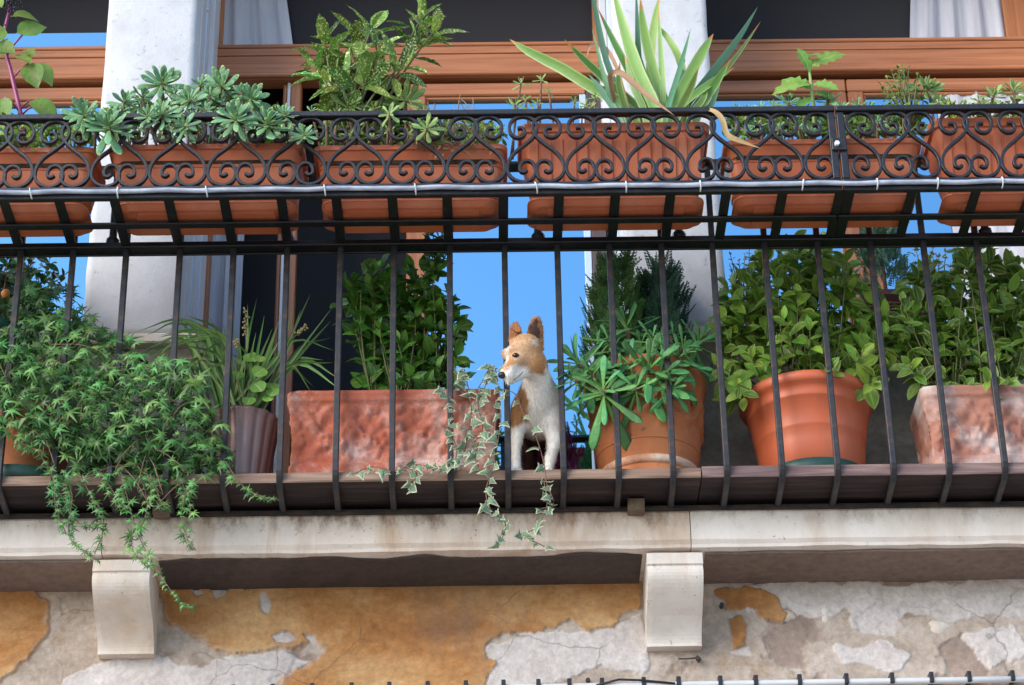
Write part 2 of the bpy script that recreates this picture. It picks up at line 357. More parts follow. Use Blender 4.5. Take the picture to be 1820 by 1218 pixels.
# ------------------------------------------------------------------ the setting
gv = [(-300,-300,0), (300,-300,0), (300,300,0), (-300,300,0)]
ground = wob('street_pavement', gv, [(0,1,2,3)], simple('street_stone', (.34,.295,.245), .85, (.42,.37,.31), .8, .3, .7, .3, 20), org=(0,0,0)); ground['kind'] = 'structure'
# key levels -------------------------------------------------------
ZFLOOR = 4.952; YB = -.250; ZBT = 5.199; ZSC = 4.979          # basket floor, front plane, top
ZFOOT = 4.255; ZPL = 4.292                        # bars' feet, plank top
YS = .150; ZST = PY(910, 908, YS).z; ZSB = PY(910, 977, YS).z    # slab front plane, top, bottom
YW = .365                                         # face of the wall
YG = .78                                          # glazing plane
XL, XR = -2.6, 2.6
bld = thing('building', (0, .6, 0), 'old house front with peeling plaster, stone pillars and varnished wooden windows behind the balcony', 'building')
# ---- wall below the balcony (subdivided, slightly uneven)
def uneven_wall(name, x0, x1, z0, z1, Y, mat, parent, nx, nz, amp):
    v = []; f = []
    for j in range(nz+1):
        for i in range(nx+1):
            x = x0+(x1-x0)*i/nx; z = z0+(z1-z0)*j/nz
            h = mn.fractal(Vector((x*2.2, 3.1, z*2.2)), 1, 2, 5)*amp
            v.append((x, Y-h, z))
    for j in range(nz):
        for i in range(nx):
            a = j*(nx+1)+i; f.append((a, a+1, a+nx+2, a+nx+1))
    return wob(name, v, f, mat, parent, True)
box('wall', XL, -1.55, YW, .9, 0, ZSB+.06, MT['plaster'], bld, 0); box('wall', 1.55, XR, YW, .9, 0, ZSB+.06, MT['plaster'], bld, 0)
box('wall', -1.55, 1.55, YW, .9, 0, 3.62, MT['plaster'], bld, 0)
# the plaster in view: coats of different age stand proud of one another with ragged broken edges
OCHRE = [[(283,1000),(700,1000),(1141,1000),(1141,1085),(1108,1092),(1092,1115),(1045,1123),(1010,1112),(975,1120),(925,1124),(868,1142),(862,1160),(875,1180),(868,1206),(850,1260),(470,1260),(505,1205),(530,1187),(560,1172),(575,1158),(548,1148),(500,1150),(468,1158),(425,1162),(385,1152),(352,1128),(328,1112),(300,1112),(286,1080)],
         [(-80,1046),(60,1048),(92,1075),(86,1120),(60,1150),(30,1190),(-10,1218),(-80,1240)], [(1262,1048),(1330,1044),(1372,1062),(1400,1092),(1392,1108),(1360,1104),(1330,1080),(1290,1086)], [(1300,1104),(1316,1100),(1320,1142),(1306,1148)]]
PALE = [[(862,1150),(930,1128),(1000,1118),(1050,1126),(1092,1118),(1140,1088),(1146,1180),(1100,1196),(1060,1188),(990,1212),(900,1260),(850,1260),(872,1200)], [(120,1205),(180,1178),(280,1170),(330,1195),(420,1168),(500,1160),(560,1174),(530,1190),(500,1215),(460,1260),(90,1260)],
        [(1290,1048),(1420,1036),(1560,1040),(1700,1034),(1900,1030),(1900,1094),(1760,1090),(1690,1108),(1610,1082),(1560,1126),(1520,1118),(1500,1086),(1440,1096),(1400,1080),(1340,1090)], [(1480,1150),(1560,1140),(1620,1165),(1580,1190),(1500,1180)], [(1720,1130),(1800,1120),(1850,1160),(1760,1180)]]
CHIP = [[(372,1040),(398,1036),(412,1046),(398,1062),(384,1068),(376,1056)], [(340,1050),(352,1046),(362,1056),(350,1062)], [(462,1062),(470,1052),(482,1078),(474,1092),(465,1082)], [(485,1132),(510,1124),(530,1136),(515,1142),(490,1142)], [(540,1130),(560,1128),(570,1146),(556,1152)], [(380,1098),(392,1096),(388,1106)], [(430,1040),(440,1038),(438,1050)], [(1516,1100),(1560,1070),(1600,1110),(1590,1130),(1530,1126)], [(1300,1160),(1330,1150),(1340,1170)]]
def sdpoly(XZ, polys):
    best = np.full(len(XZ), -1e9)
    for poly in polys:
        P_ = np.array([(PY(x, y, YW).x, PY(x, y, YW).z) for x, y in poly]); Q_ = np.roll(P_, -1, 0); d = np.full(len(XZ), 1e9); ins = np.zeros(len(XZ), bool)
        for a, c in zip(P_, Q_):
            ab = c-a; t_ = np.clip(((XZ-a)@ab)/(ab@ab), 0, 1); d = np.minimum(d, np.linalg.norm(XZ-a-t_[:, None]*ab, axis=1))
            if a[1] != c[1]: ins ^= ((a[1] > XZ[:, 1]) != (c[1] > XZ[:, 1])) & (XZ[:, 0] < (c[0]-a[0])*(XZ[:, 1]-a[1])/(c[1]-a[1])+a[0])
        best = np.maximum(best, np.where(ins, d, -d))
    return best
def plaster_front():
    st = .0032; gx = np.arange(-1.55, 1.5501, st); gz = np.arange(3.62, ZSB+.03, st); nx, nz = len(gx), len(gz)
    XZ = np.stack(np.meshgrid(gx, gz), -1).reshape(-1, 2)
    n1 = np.array([mn.fractal(Vector((x*11, 3.3, z*11)), .75, 2.1, 7) for x, z in XZ]); n2 = np.array([mn.fractal(Vector((x*5+7, 1.1, z*5)), .9, 2, 5) for x, z in XZ]); n3 = np.array([mn.noise(Vector((x*60, 4.4, z*60))) for x, z in XZ])
    e = .016*n1; k = .0022
    s01 = lambda v: np.clip(v/k*.5+.5, 0, 1)
    chip = s01(sdpoly(XZ, CHIP)+.006*n1); so_ = sdpoly(XZ, OCHRE)+e*.8; och = np.clip(.5+(so_+.006*n3+.004*n1)/np.where(XZ[:, 0] < -.45, .02, .004), 0, 1)*(1-chip); pal = s01(sdpoly(XZ, PALE)+e*1.2+.004)*(1-och)*(1-.0*chip); pal = np.maximum(pal, chip*.8)
    loss = s01(n2*.03-.0125+.3*e)*(1-och)                    # broken-off hollows in the grey coat
    h = .0065*(och > .5)+.004*pal-.006*loss-.004*chip+.0035*n2+.0012*n1+.0005*n3
    v = np.stack([XZ[:, 0], YW-h, XZ[:, 1]], -1); idx = np.arange(nx*nz).reshape(nz, nx)
    f = np.stack([idx[:-1, :-1], idx[:-1, 1:], idx[1:, 1:], idx[1:, :-1]], -1).reshape(-1, 4)
    org = WM[bld.name].translation; m = bpy.data.meshes.new('plaster_front'); m.from_pydata((v-np.array(org)).tolist(), [], f.tolist()); m.polygons.foreach_set('use_smooth', [True]*len(m.polygons))
    at = m.attributes.new('coats', 'FLOAT_COLOR', 'POINT'); at.data.foreach_set('color', np.stack([och, pal, loss, np.ones(len(och))], -1).astype(np.float32).ravel())
    mt, t, p = nodes('layered_plaster'); an = t.nodes.new('ShaderNodeAttribute'); an.attribute_name = 'coats'; sp = t.nodes.new('ShaderNodeSeparateColor'); t.links.new(an.outputs['Color'], sp.inputs[0])
    n_ = tex(t, 4, 12, .7, dist=.4); fine = tex(t, 55, 8, .75); big = tex(t, 1.7, 6, .6)
    grey = ramp(t, n_, [(.34, (.30,.225,.17)), (.5, (.48,.385,.31)), (.66, (.62,.525,.45))])
    grey = mix(t, ramp(t, tex(t, 7, 10, .7, dist=.8), [(.57, (0,0,0)), (.66, (.8,.8,.8))]), grey, (.36,.235,.14))
    pale = ramp(t, n_, [(.34, (.52,.45,.41)), (.6, (.68,.61,.57))])
    vo = t.nodes.new('ShaderNodeTexVoronoi'); vo.feature = 'DISTANCE_TO_EDGE'; vo.inputs['Scale'].default_value = 4.2
    tcv = t.nodes.new('ShaderNodeTexCoord'); nzv = t.nodes.new('ShaderNodeTexNoise'); nzv.inputs['Scale'].default_value = 7; nzv.inputs['Detail'].default_value = 8; t.links.new(tcv.outputs['Object'], nzv.inputs[0])
    mv = t.nodes.new('ShaderNodeVectorMath'); mv.operation = 'MULTIPLY_ADD'; mv.inputs[1].default_value = (.10,.10,.10); t.links.new(nzv.outputs['Color'], mv.inputs[0]); t.links.new(tcv.outputs['Object'], mv.inputs[2]); t.links.new(mv.outputs[0], vo.inputs['Vector'])
    crk = ramp(t, vo.outputs[0], [(.002, (.5,.5,.5)), (.009, (0,0,0))]); crm = mix(t, 1.0, crk, ramp(t, tex(t, 3, 4), [(.5, (0,0,0)), (.58, (1,1,1))]), 'MULTIPLY')
    och_ = ramp(t, tex(t, 4.2, 12, .68, (.55,1,1), .3), [(.32, (.26,.10,.028)), (.47, (.43,.19,.06)), (.62, (.58,.34,.15)), (.76, (.60,.45,.30))])
    los = ramp(t, n_, [(.35, (.26,.19,.15)), (.65, (.42,.31,.25))])
    c_ = mix(t, sp.outputs[2], grey, los); c_ = mix(t, sp.outputs[1], c_, pale); c_ = mix(t, sp.outputs[0], c_, och_)
    c_ = mix(t, .55, c_, mix(t, 1.0, c_, ramp(t, fine, [(.32, (.55,.52,.5)), (.68, (1.35,1.35,1.35))]), 'MULTIPLY'))
    c_ = mix(t, crm, c_, (.10,.07,.055)); c_ = mix(t, ramp(t, tex(t, 2.6, 10, .7, (1,1,.45)), [(.55, (0,0,0)), (.8, (.75,.75,.75))]), c_, (.20,.155,.12))
    t.links.new(c_, p.inputs['Base Color']); p.inputs['Roughness'].default_value = .93; bump(t, p, fine, .6, .005); m.materials.append(mt)
    return ob('plaster_front', m, bld, Matrix.Translation(org))
plaster_front()
for i, (cx, cy, rx, ry) in enumerate([(1466,1090,12,18), (1668,1114,22,14), (1400,1094,14,10)]):       # stones showing through
    c = PY(cx, cy, YW); v = []; f = []
    for j in range(5):
        for k in range(12):
            a = 2*math.pi*k/12; s = 1-j/4; wv = 1+.16*math.sin(a*3+i)+.1*math.sin(a*5+2*i)
            v.append((c.x+rx*PXM*wv*s*math.cos(a), YW+.004-.012*(1-s*s), c.z+1.15*ry*PXM*wv*s*math.sin(a)))
    for j in range(4):
        for k in range(12): f.append((j*12+k, j*12+(k+1) % 12, (j+1)*12+(k+1) % 12, (j+1)*12+k))
    wob('stone', v, f, MT['corbel'], bld, True)
# ---- slab of the balcony, in three blocks, each with a lip
def slab_block(px0, px1, mat):
    x0 = PY(px0, 940, YS).x; x1 = PY(px1, 940, YS).x; n = 40
    prof = [(YW+.02, ZST), (YS+.004, ZST), (YS, ZST-.006), (YS, ZSB+.022), (YS+.008, ZSB+.012), (YS+.010, ZSB+.004), (YS+.05, ZSB), (YW+.02, ZSB)]
    v = []; f = []
    for i in range(n+1):
        x = x0+(x1-x0)*i/n
        for k, (y, z) in enumerate(prof):
            q = Vector((x*9, y*9, z*9)); e = .0022 if 0 < k < 7 else 0
            v.append((x, y+mn.fractal(q, 1, 2, 4)*e, z+mn.fractal(q+Vector((5,5,5)), 1, 2, 4)*e*(1.6 if k in (4,5) else .5)))
    m = len(prof)
    for i in range(n):
        for k in range(m): f.append((i*m+k, i*m+(k+1) % m, (i+1)*m+(k+1) % m, (i+1)*m+k))
    f.append(tuple(range(m))); f.append(tuple(n*m+k for k in range(m))[::-1])
    o = wob('slab_block', v, f, mat, bld); fixn(o.data); return o
slab_block(-420, 182, MT['slab2']); slab_block(183.5, 1226.5, MT['slab']); slab_block(1228, 2300, MT['slab2'])
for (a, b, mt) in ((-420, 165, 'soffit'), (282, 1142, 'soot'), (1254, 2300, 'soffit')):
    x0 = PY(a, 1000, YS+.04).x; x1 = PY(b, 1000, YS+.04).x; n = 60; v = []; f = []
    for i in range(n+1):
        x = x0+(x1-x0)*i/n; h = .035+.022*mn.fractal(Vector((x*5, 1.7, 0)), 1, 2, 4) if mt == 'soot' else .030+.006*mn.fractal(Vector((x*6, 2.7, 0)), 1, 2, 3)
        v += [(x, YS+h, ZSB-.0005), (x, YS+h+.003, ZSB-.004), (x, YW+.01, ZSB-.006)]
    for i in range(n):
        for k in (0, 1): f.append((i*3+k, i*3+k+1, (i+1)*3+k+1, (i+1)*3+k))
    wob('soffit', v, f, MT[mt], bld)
# ---- corbels
def corbel(px0, px1, pyb):
    yf = YS+.022; x0 = PY(px0, 1000, yf).x; x1 = PY(px1, 1000, yf).x; zt = ZSB-.004; zb = PY((px0+px1)/2, pyb, YW-.03).z
    prof = [(yf, zt), (yf, zt-.030), (yf+.006, zt-.032), (yf+.006, zt-.036)]
    H = zt-.036-zb
    for k in range(1, 21):
        t = k/20; y = yf+.006+(YW-.035-yf-.006)*(t*t*(3-2*t))*1.0 - .012*math.sin(math.pi*min(1, t*1.7))*(1 if t < .59 else 0)
        prof.append((y, zt-.036-H*t))
    prof += [(YW+.02, zb), (YW+.02, zt)]
    m = len(prof); v = []; f = []; n = 10
    for i in range(n+1):
        x = x0+(x1-x0)*i/n
        for k, (y, z) in enumerate(prof):
            e = .0018*mn.fractal(Vector((x*12, y*12, z*12)), 1, 2, 4); xx = x
            if i == 0: xx += .002
            if i == n: xx -= .002
            v.append((xx+e*.6, y+e+(.002 if i in (0, n) else 0), z))
    for i in range(n):
        for k in range(m): f.append((i*m+k, i*m+(k+1) % m, (i+1)*m+(k+1) % m, (i+1)*m+k))
    f.append(tuple(range(m))); f.append(tuple(n*m+k for k in range(m))[::-1])
    o = wob('corbel', v, f, MT['corbel'], bld); fixn(o.data); return o
corbel(164, 268, 1164); corbel(1149, 1251, 1150)
# ---- parapet under the side windows, pillars, reveals
zsill = PY(400, 592, YW).z - .005
def X(px, py, Y): return PY(px, py, Y).x
xpl0, xpl1 = X(193, 0, YW), X(352, 0, YW)          # left pillar
xpr0, xpr1 = X(1097, 0, YW), X(1255, 0, YW)        # right pillar
ztop = 6.6
def par(x0, x1):
    uneven_wall('parapet', x0, x1, ZST-.02, zsill-.03, YW+.02, MT['parapet'], bld, 30, 16, .006)
    box('parapet_sill', x0, x1, YW-.015, YG+.06, zsill-.03, zsill, MT['corbel'], bld, .004)
par(XL, xpl1+.06); par(xpr0-.06, XR)
def pillar(x0, x1):
    n = 24; v = []; f = []; ns = 60
    for j in range(ns+1):
        z = zsill+.0005+(ztop-zsill)*j/ns
        for (x, y) in ((x0, YG+.06), (x0, YW+.012), (x0+.006, YW+.003), (x0+.02, YW), ((x0+x1)/2, YW), (x1-.02, YW), (x1-.006, YW+.003), (x1, YW+.012), (x1, YG+.06)):
            e = .003*mn.fractal(Vector((x*7, y*7, z*7)), 1, 2, 4); v.append((x+e, y+e, z))
    for j in range(ns):
        for k in range(8): f.append((j*9+k, j*9+k+1, (j+1)*9+k+1, (j+1)*9+k))
    f.append(tuple(range(9))[::-1])
    return wob('pillar', v, f, MT['pillar'], bld, True)
pillar(xpl0, xpl1); pillar(xpr0, xpr1)
# spare pillars out of frame to close the front
box('pillar', XL, -1.95, YW, YG+.06, zsill, ztop, MT['pillar'], bld); box('pillar', 1.72, XR, YW, YG+.06, zsill, ztop, MT['pillar'], bld)
box('lintel', XL, XR, YW, .9, ztop, ztop+3.0, MT['plaster'], bld)
# trims and conduits in the reveals beside the pillars
def vstrip(px0, px1, Y, Y1): box('trim_strip', X(px0, 0, Y), X(px1, 0, Y), Y, Y1, ZST, ztop, MT['trim'], bld)
def vpipe(px, Y, r): x = X(px, 0, Y); tube('conduit', [Vector((x, Y, ZST)), Vector((x, Y, ztop))], r, MT['bluepipe'], bld, 10); return x
vstrip(353.5, 361, .46, .62); cxp = vpipe(367, .56, .0085); vstrip(371.5, 384, .66, YG+.04)
vstrip(1086, 1096, .46, .62); vpipe(1080.5, .56, .0075); vstrip(1064, 1076, .66, YG+.04)
for z in (5.55, 5.85, 6.15): box('conduit_clip', cxp-.010, cxp+.010, .546, .556, z, z+.006, MT['tie'], bld, 0)
# ---- room behind
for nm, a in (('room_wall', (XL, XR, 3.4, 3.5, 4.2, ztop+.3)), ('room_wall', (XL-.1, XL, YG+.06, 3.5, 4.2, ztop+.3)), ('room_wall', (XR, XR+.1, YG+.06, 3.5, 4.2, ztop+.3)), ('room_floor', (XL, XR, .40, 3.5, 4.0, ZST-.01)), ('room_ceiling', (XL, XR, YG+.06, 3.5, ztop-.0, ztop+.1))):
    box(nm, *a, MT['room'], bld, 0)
# ---- windows
def zc(py, px=600, Y=YG): return PY(px, py, Y).z
zt1, zt0 = zc(84, 640), zc(142, 640)               # transom top / bottom
zs1, zs0 = zc(150, 640), zc(172, 640)              # top rail of the lower sash
def rail(name, par, x0, x1, z0, z1, y0, y1, b=.004): return box(name, x0, x1, y0, y1, z0, z1, MT['woodx'], par, b)
def stile(name, par, x0, x1, z0, z1, y0, y1, b=.004): return box(name, x0, x1, y0, y1, z0, z1, MT['woodz'], par, b)
def win(x0, x1):
    w_ = box('window', x0, x1, YG-.012, YG+.05, zt0, zt1-.012, MT['woodx'], bld, .006)       # the transom carries the rest
    rail('moulding', w_, x0, x1, zt1-.0115, zt1+.002, YG-.02, YG+.05, .003)
    rail('moulding', w_, x0, x1, zt0-.0010, zt0+.012, YG-.026, YG-.0121, .003)
    rail('upper_rail', w_, x0, x1, zt1-.040, zt1-.0125, YG-.016, YG-.0121, .0015)
    stile('jamb', w_, x0, x0+.018, zt1+.0025, ztop, YG-.008, YG+.05); stile('jamb', w_, x1-.018, x1, zt1+.0025, ztop, YG-.008, YG+.05)
    return w_
def plane(name, par, x0, x1, z0, z1, Y, mat): return wob(name, [(x0,Y,z0),(x1,Y,z0),(x1,Y,z1),(x0,Y,z1)], [(0,1,2,3)], mat, par)
def pane(par, x0, x1, z0, z1, Y=YG+.02): return plane('pane', par, x0, x1, z0, z1, Y, MT['glass'])
def drape(par, x0, x1, z0, z1, Y, folds, lean=0.0, am=1.0):
    n = folds*8; v = []; f = []
    for j in range(9):
        z = z0+(z1-z0)*j/8
        for i in range(n+1):
            t = i/n; x = x0+(x1-x0)*t - lean*(1-j/8)*(t if lean < 0 else (1-t))
            v.append((x, Y+am*(.012*math.sin(t*folds*2*math.pi)+.006*math.sin(t*folds*5.1*math.pi+1+j*.15)), z))
    for j in range(8):
        for i in range(n): a = j*(n+1)+i; f.append((a, a+1, a+n+2, a+n+1))
    return wob('curtain', v, f, MT['curtain'], par, True)
def lower_leaf(par, x0, x1, zb, sw=.055, xr=None):
    rail('sash_rail', par, x0, x1, zs0, zs1, YG-.002, YG+.04)
    rail('moulding', par, x0+sw*.8, x1-sw*.8, zs0-.010, zs0-.0005, YG+.006, YG+.03, .002)
    stile('sash_stile', par, x0, x0+sw, zb, zs0-.0005, YG-.002, YG+.04); 
    if xr is None: stile('sash_stile', par, x1-sw, x1, zb, zs0-.0005, YG-.002, YG+.04); xr = x1-sw
    else: box('sash_stile', xr, x1, YG-.002, YG+.04, zb, zs0-.0005, MT['bluepipe'], par)
    rail('sash_rail', par, x0+sw, xr, zb, zb+.07, YG-.002, YG+.04)
    stile('moulding', par, x0+sw, x0+sw+.008, zb+.07, zs0-.0105, YG+.008, YG+.03, .002); (stile('moulding', par, xr-.008, xr, zb+.07, zs0-.0105, YG+.008, YG+.03, .002) if sw < .056 or xr > 1 else None)
    pane(par, x0+sw, xr, zb+.06, zs0)
# left window
xa, xb = -1.95, xpl0+.01
W1 = win(xa, xb); zsc = zc(60, 100)
plane('insect_screen', W1, xa, xb, zsc, ztop, YG+.015, MT['screen']); box('screen_bar', xa, xb, YG+.0, YG+.02, zsc-.004, zsc+.004, MT['black'], W1); pane(W1, xa, xb, zt1+.003, zsc-.003, YG-.006)
xm = (xa+xb)/2-.1
lower_leaf(W1, xa, xm-.003, zsill+.002); lower_leaf(W1, xm+.003, xb+.05, zsill+.002)
# middle window: upper screen, left leaf swung in, right leaf shut
xa, xb = X(383, 110, YG), X(1066, 110, YG); W2 = win(xa, xb)
plane('insect_screen', W2, xa, xb, zt1-.01, ztop, YG+.030, MT['screen']); drape(W2, X(392, 40, YG), X(490, 40, YG), zt1-.005, ztop, YG+.010, 3, -.06)
xs = X(722, 460, YG); lower_leaf(W2, xs, X(1052, 460, YG), ZST+.03, .058, X(1040, 460, YG))
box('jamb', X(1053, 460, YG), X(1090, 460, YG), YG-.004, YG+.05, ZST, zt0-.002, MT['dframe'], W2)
stile('jamb', W2, xa, xa+.016, ZST, zt0-.002, YG-.006, YG+.05)
plane('insect_screen', W2, xa, xs, ZST, zt0, YG+.32, MT['screen'])
drape(W2, X(362, 470, YG+.06), X(432, 470, YG+.06), ZST+.02, zt0+.02, YG+.06, 3)
xo = X(512, 470, YG)                                  # open leaf, edge on
stile('sash_stile', W2, xo-.012, xo+.022, ZST+.03, zt0-.004, YG+.004, YG+.055); box('weather_strip', xo-.022, xo-.0125, YG+.004, YG+.02, ZST+.03, zt0-.004, MT['trim'], W2)
stile('sash_stile', W2, xo-.036, xo-.0225, ZST+.03, zt0-.004, YG+.012, YG+.03)
# right window
xa, xb = xpr1-.01, 1.72; W3 = win(xa, xb)
plane('insect_screen', W3, xa, X(1785, 40, YG), zt1-.01, ztop, YG+.03, MT['screen']); drape(W3, X(1640, 30, YG), X(1786, 30, YG), zt1-.005, ztop, YG+.010, 4, .05)
stile('sash_stile', W3, X(1784, 30, YG), X(1836, 30, YG), zt1+.003, ztop, YG-.006, YG+.05)
xm = X(1503, 145, YG); lower_leaf(W3, xa-.045, xm-.002, zsill+.002, .05); lower_leaf(W3, xm+.002, xb, zsill+.002, .05)
drape(W3, X(1700, 450, YG), xb, zsill, zs0+.004, YG+.012, 5, 0.0, .38)
tag(W2, label='middle window with its left leaf swung open and dark behind'); 
# ------------------------------------------------------------------ plank shelf, wedges, iron strip
def plank(px0, px1, mat, dz, label):
    x0 = X(px0, 840, .012); x1 = X(px1, 840, .012); n = 50; v = []; f = []
    z1 = ZPL+dz; z0 = ZFOOT+.007
    prof = [(.012, z0), (.010, z0+.004), (.012, z1-.004), (.018, z1), (.345, z1), (.345, z0)]; m = len(prof)
    for i in range(n+1):
        x = x0+(x1-x0)*i/n
        for k, (y, z) in enumerate(prof):
            e = mn.fractal(Vector((x*8, k*.7, 0)), 1, 2, 4)*.0022
            v.append((x, y+(e if k < 4 else 0), z+(e if k in (2,3) else (-abs(e)*0 if k else 0))))
    for i in range(n):
        for k in range(m): f.append((i*m+k, i*m+(k+1) % m, (i+1)*m+(k+1) % m, (i+1)*m+k))
    f.append(tuple(range(m))); f.append(tuple(n*m+k for k in range(m))[::-1])
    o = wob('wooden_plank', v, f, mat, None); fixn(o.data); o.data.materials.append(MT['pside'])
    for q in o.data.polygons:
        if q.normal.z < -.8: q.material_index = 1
    return tag(o, label, 'plank', 'shelf planks')
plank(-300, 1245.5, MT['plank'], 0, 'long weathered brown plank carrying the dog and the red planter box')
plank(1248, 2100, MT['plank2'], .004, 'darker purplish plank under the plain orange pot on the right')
for px, py, lb in ((286, 903, 'small wooden wedge at the slab edge under the trailing ivy'), (1131, 897, 'small pale wooden wedge at the slab edge under the ornate pot')):
    tag(pbox('wooden_wedge', px-15, px+15, py-12, py+9, .112, .149, simple('wedge_wood', (.10,.065,.04), .8, (.2,.14,.09), 30), None, .002), lb, 'wedge', 'wooden wedges')
# ------------------------------------------------------------------ railing
rl = thing('balcony_railing', (0, 0, ZFOOT), 'black wrought iron balcony railing with upright bars bent back at the foot', 'railing')
BX = [-1.426, -1.2865, -1.150, -1.010, -.869, -.7285, -.5865, -.447, -.3065, -.160, -.0145, .124, .262, .397, .532, .6715, .809, .949, 1.0895, 1.2295, 1.368]
hw = .0078
def barmesh():
    path = [(.0, ZBT-.012), (.0, 4.95), (.0, 4.6), (.0, 4.33)]
    R = .045
    for k in range(0, 7):
        a = k/6*math.pi/2*.94; path.append((R-R*math.cos(a), ZFOOT+R-R*math.sin(a)))
    path.append((YS+.004, ZFOOT-.010))
    v = []; f = []; n = len(path)
    for i, (y, z) in enumerate(path):
        a = path[max(0, i-1)]; b = path[min(n-1, i+1)]; t = Vector((0, b[0]-a[0], b[1]-a[1])).normalized(); nn = Vector((0, -t.z, t.y)); c = .0022; d = .0075
        for (xx, dd) in ((-hw+c, d), (-hw, d-c), (-hw, -d+c), (-hw+c, -d), (hw-c, -d), (hw, -d+c), (hw, d-c), (hw-c, d)):
            q = Vector((0, y, z))+nn*dd; v.append((xx, q.y, q.z-ZFOOT))
    for i in range(n-1):
        for k in range(8): f.append((i*8+k, i*8+(k+1) % 8, (i+1)*8+(k+1) % 8, (i+1)*8+k))
    f.append(tuple(range(8))); f.append(tuple((n-1)*8+k for k in range(8))[::-1])
    m = mesh('bar', v, f, MT['rust']); fixn(m); return m
bm_ = barmesh()
for x in BX: ob('bar', bm_, rl, Matrix.Translation((x+rng.uniform(-.001, .001), 0, ZFOOT)))
box('middle_rail', -1.6, 1.6, -.018, .018, ZFLOOR-.010, ZFLOOR+.006, MT['iron'], rl)
box('middle_rail', -1.6, 1.6, .0185, .027, ZFLOOR-.013, ZFLOOR+.022, MT['iron'], rl)
box('top_rail', -1.6, 1.6, -.02, .02, ZBT-.0115, ZBT, MT['iron'], rl)
for px in (195, 510, 957, 1208, 1752):
    x = PZ(px, 425, ZFLOOR).x
    tube('baluster', [(x, .002, ZFLOOR+.0065), (x, .002, ZFLOOR+.024), (x, .002, ZFLOOR+.030), (x, .002, ZFLOOR+.04), (x, .002, ZBT-.014)], [.018, .018, .011, .0105, .0105], MT['iron'], rl, 8)
box('foot_strip', -1.6, 1.6, YS-.012, YS+.03, ZST+.0005, ZFOOT-.019, MT['strip'], rl, .003)
# ------------------------------------------------------------------ flower baskets
SC_A = [(392,556),(418,572),(446,560),(448,522),(425,492),(385,482),(345,498),(324,540),(328,590),(362,630),(430,647),(500,626),(543,580),(550,530),(535,475),(490,418),(430,374),(365,325),(322,280),(302,235),(310,185),(350,148),(415,131),(480,146),(520,185),(530,230),(512,275),(470,300),(428,294),(403,268),(408,238),(430,224),(462,226)]
def scrollmesh(name, flip):
    Wd = .1525; H = ZBT-.0165-ZSC
    pts = [Vector((((x-550)/485*Wd)*(-1 if flip else 1), (647-y)/516*H, 0)) for x, y in SC_A]
    pa = catmull(pts, 3); n = len(pa); v = []; f = []; th = .0039; dp = .0065
    for i, p in enumerate(pa):
        t = (pa[min(n-1, i+1)]-pa[max(0, i-1)]).normalized(); q = Vector((-t.y, t.x, 0)); c = .0012
        for (a, b) in ((th-c, -dp), (th, -dp+c), (th, dp-c), (th-c, dp), (-th+c, dp), (-th, dp-c), (-th, -dp+c), (-th+c, -dp)):
            g = p+q*a; v.append((g.x, b, g.y))
    for i in range(n-1):
        for k in range(8): f.append((i*8+k, i*8+(k+1) % 8, (i+1)*8+(k+1) % 8, (i+1)*8+k))
    f.append(tuple(range(8))); f.append(tuple((n-1)*8+k for k in range(8))[::-1])
    m = mesh(name, v, f, MT['iron']); fixn(m); return m
scA, scB = scrollmesh('scroll', False), scrollmesh('scroll', True)
def basket(x0, x1, contacts, floorx, label):
    b = thing('flower_basket', ((x0+x1)/2, YB, ZFLOOR), label, 'flower basket', 'iron flower baskets')
    box('top_rail', x0, x1, YB-.012, YB+.012, ZBT-.016, ZBT, MT['iron'], b)
    box('bottom_rail', x0, x1, YB-.006, YB+.012, ZFLOOR-.012, ZSC-.003, MT['iron'], b)
    box('cross_bar', x0, x1, -.134, -.108, ZFLOOR-.013, ZFLOOR-.0062, MT['iron'], b)
    for c in contacts:
        x = PY(c, 300-.011*(c-910), YB).x
        ob('scroll', scA, b, Matrix.Translation((x, YB+.002, ZSC))); ob('scroll', scB, b, Matrix.Translation((x+.0066, YB+.002, ZSC)))
    for x in floorx: box('floor_bar', x-.0125, x+.0125, YB+.0125, -.0185, ZFLOOR-.006, ZFLOOR, MT['iron'], b, .0015)
    return b
FX = [-1.43, -1.291, -1.151, -1.010, -.872, -.731, -.585, -.445, -.302, -.162, -.018, .124, .268, .409, .551, .696, .843, .868, 1.028, 1.192, 1.335]
xj = PY(1490, 260, YB).x
b1 = basket(-1.6, xj-.002, [-45.5, 57.4, 158, 261, 364.7, 471, 577.8, 684, 790.5, 897.6, 1002.6, 1109.7, 1216.5, 1322.8, 1427.4], FX[:17], 'long black scrolled iron flower basket holding most of the planters')
b2 = basket(xj+.002, 1.6, [1566, 1671, 1776.5, 1882], FX[17:], 'shorter black scrolled iron flower basket at the right end')
box('post', xj-.0215, xj-.0025, YB-.006, YB+.012, ZSC-.0025, ZBT-.0165, MT['iron'], b1); box('post', xj+.0025, xj+.0215, YB-.006, YB+.012, ZSC-.0025, ZBT-.0165, MT['iron'], b2)
zp = PY(1487, 262, YB).z
box('joint_plate', xj-.018, xj+.02, YB-.013, YB-.0065, zp-.016, zp+.022, MT['iron'], b1)
v, f = tubevf([Vector((xj-.006, YB-.0135, zp)), Vector((xj-.006, YB-.022, zp))], .007, 6); wob('bolt_cap', v, f, MT['steel'], b1)
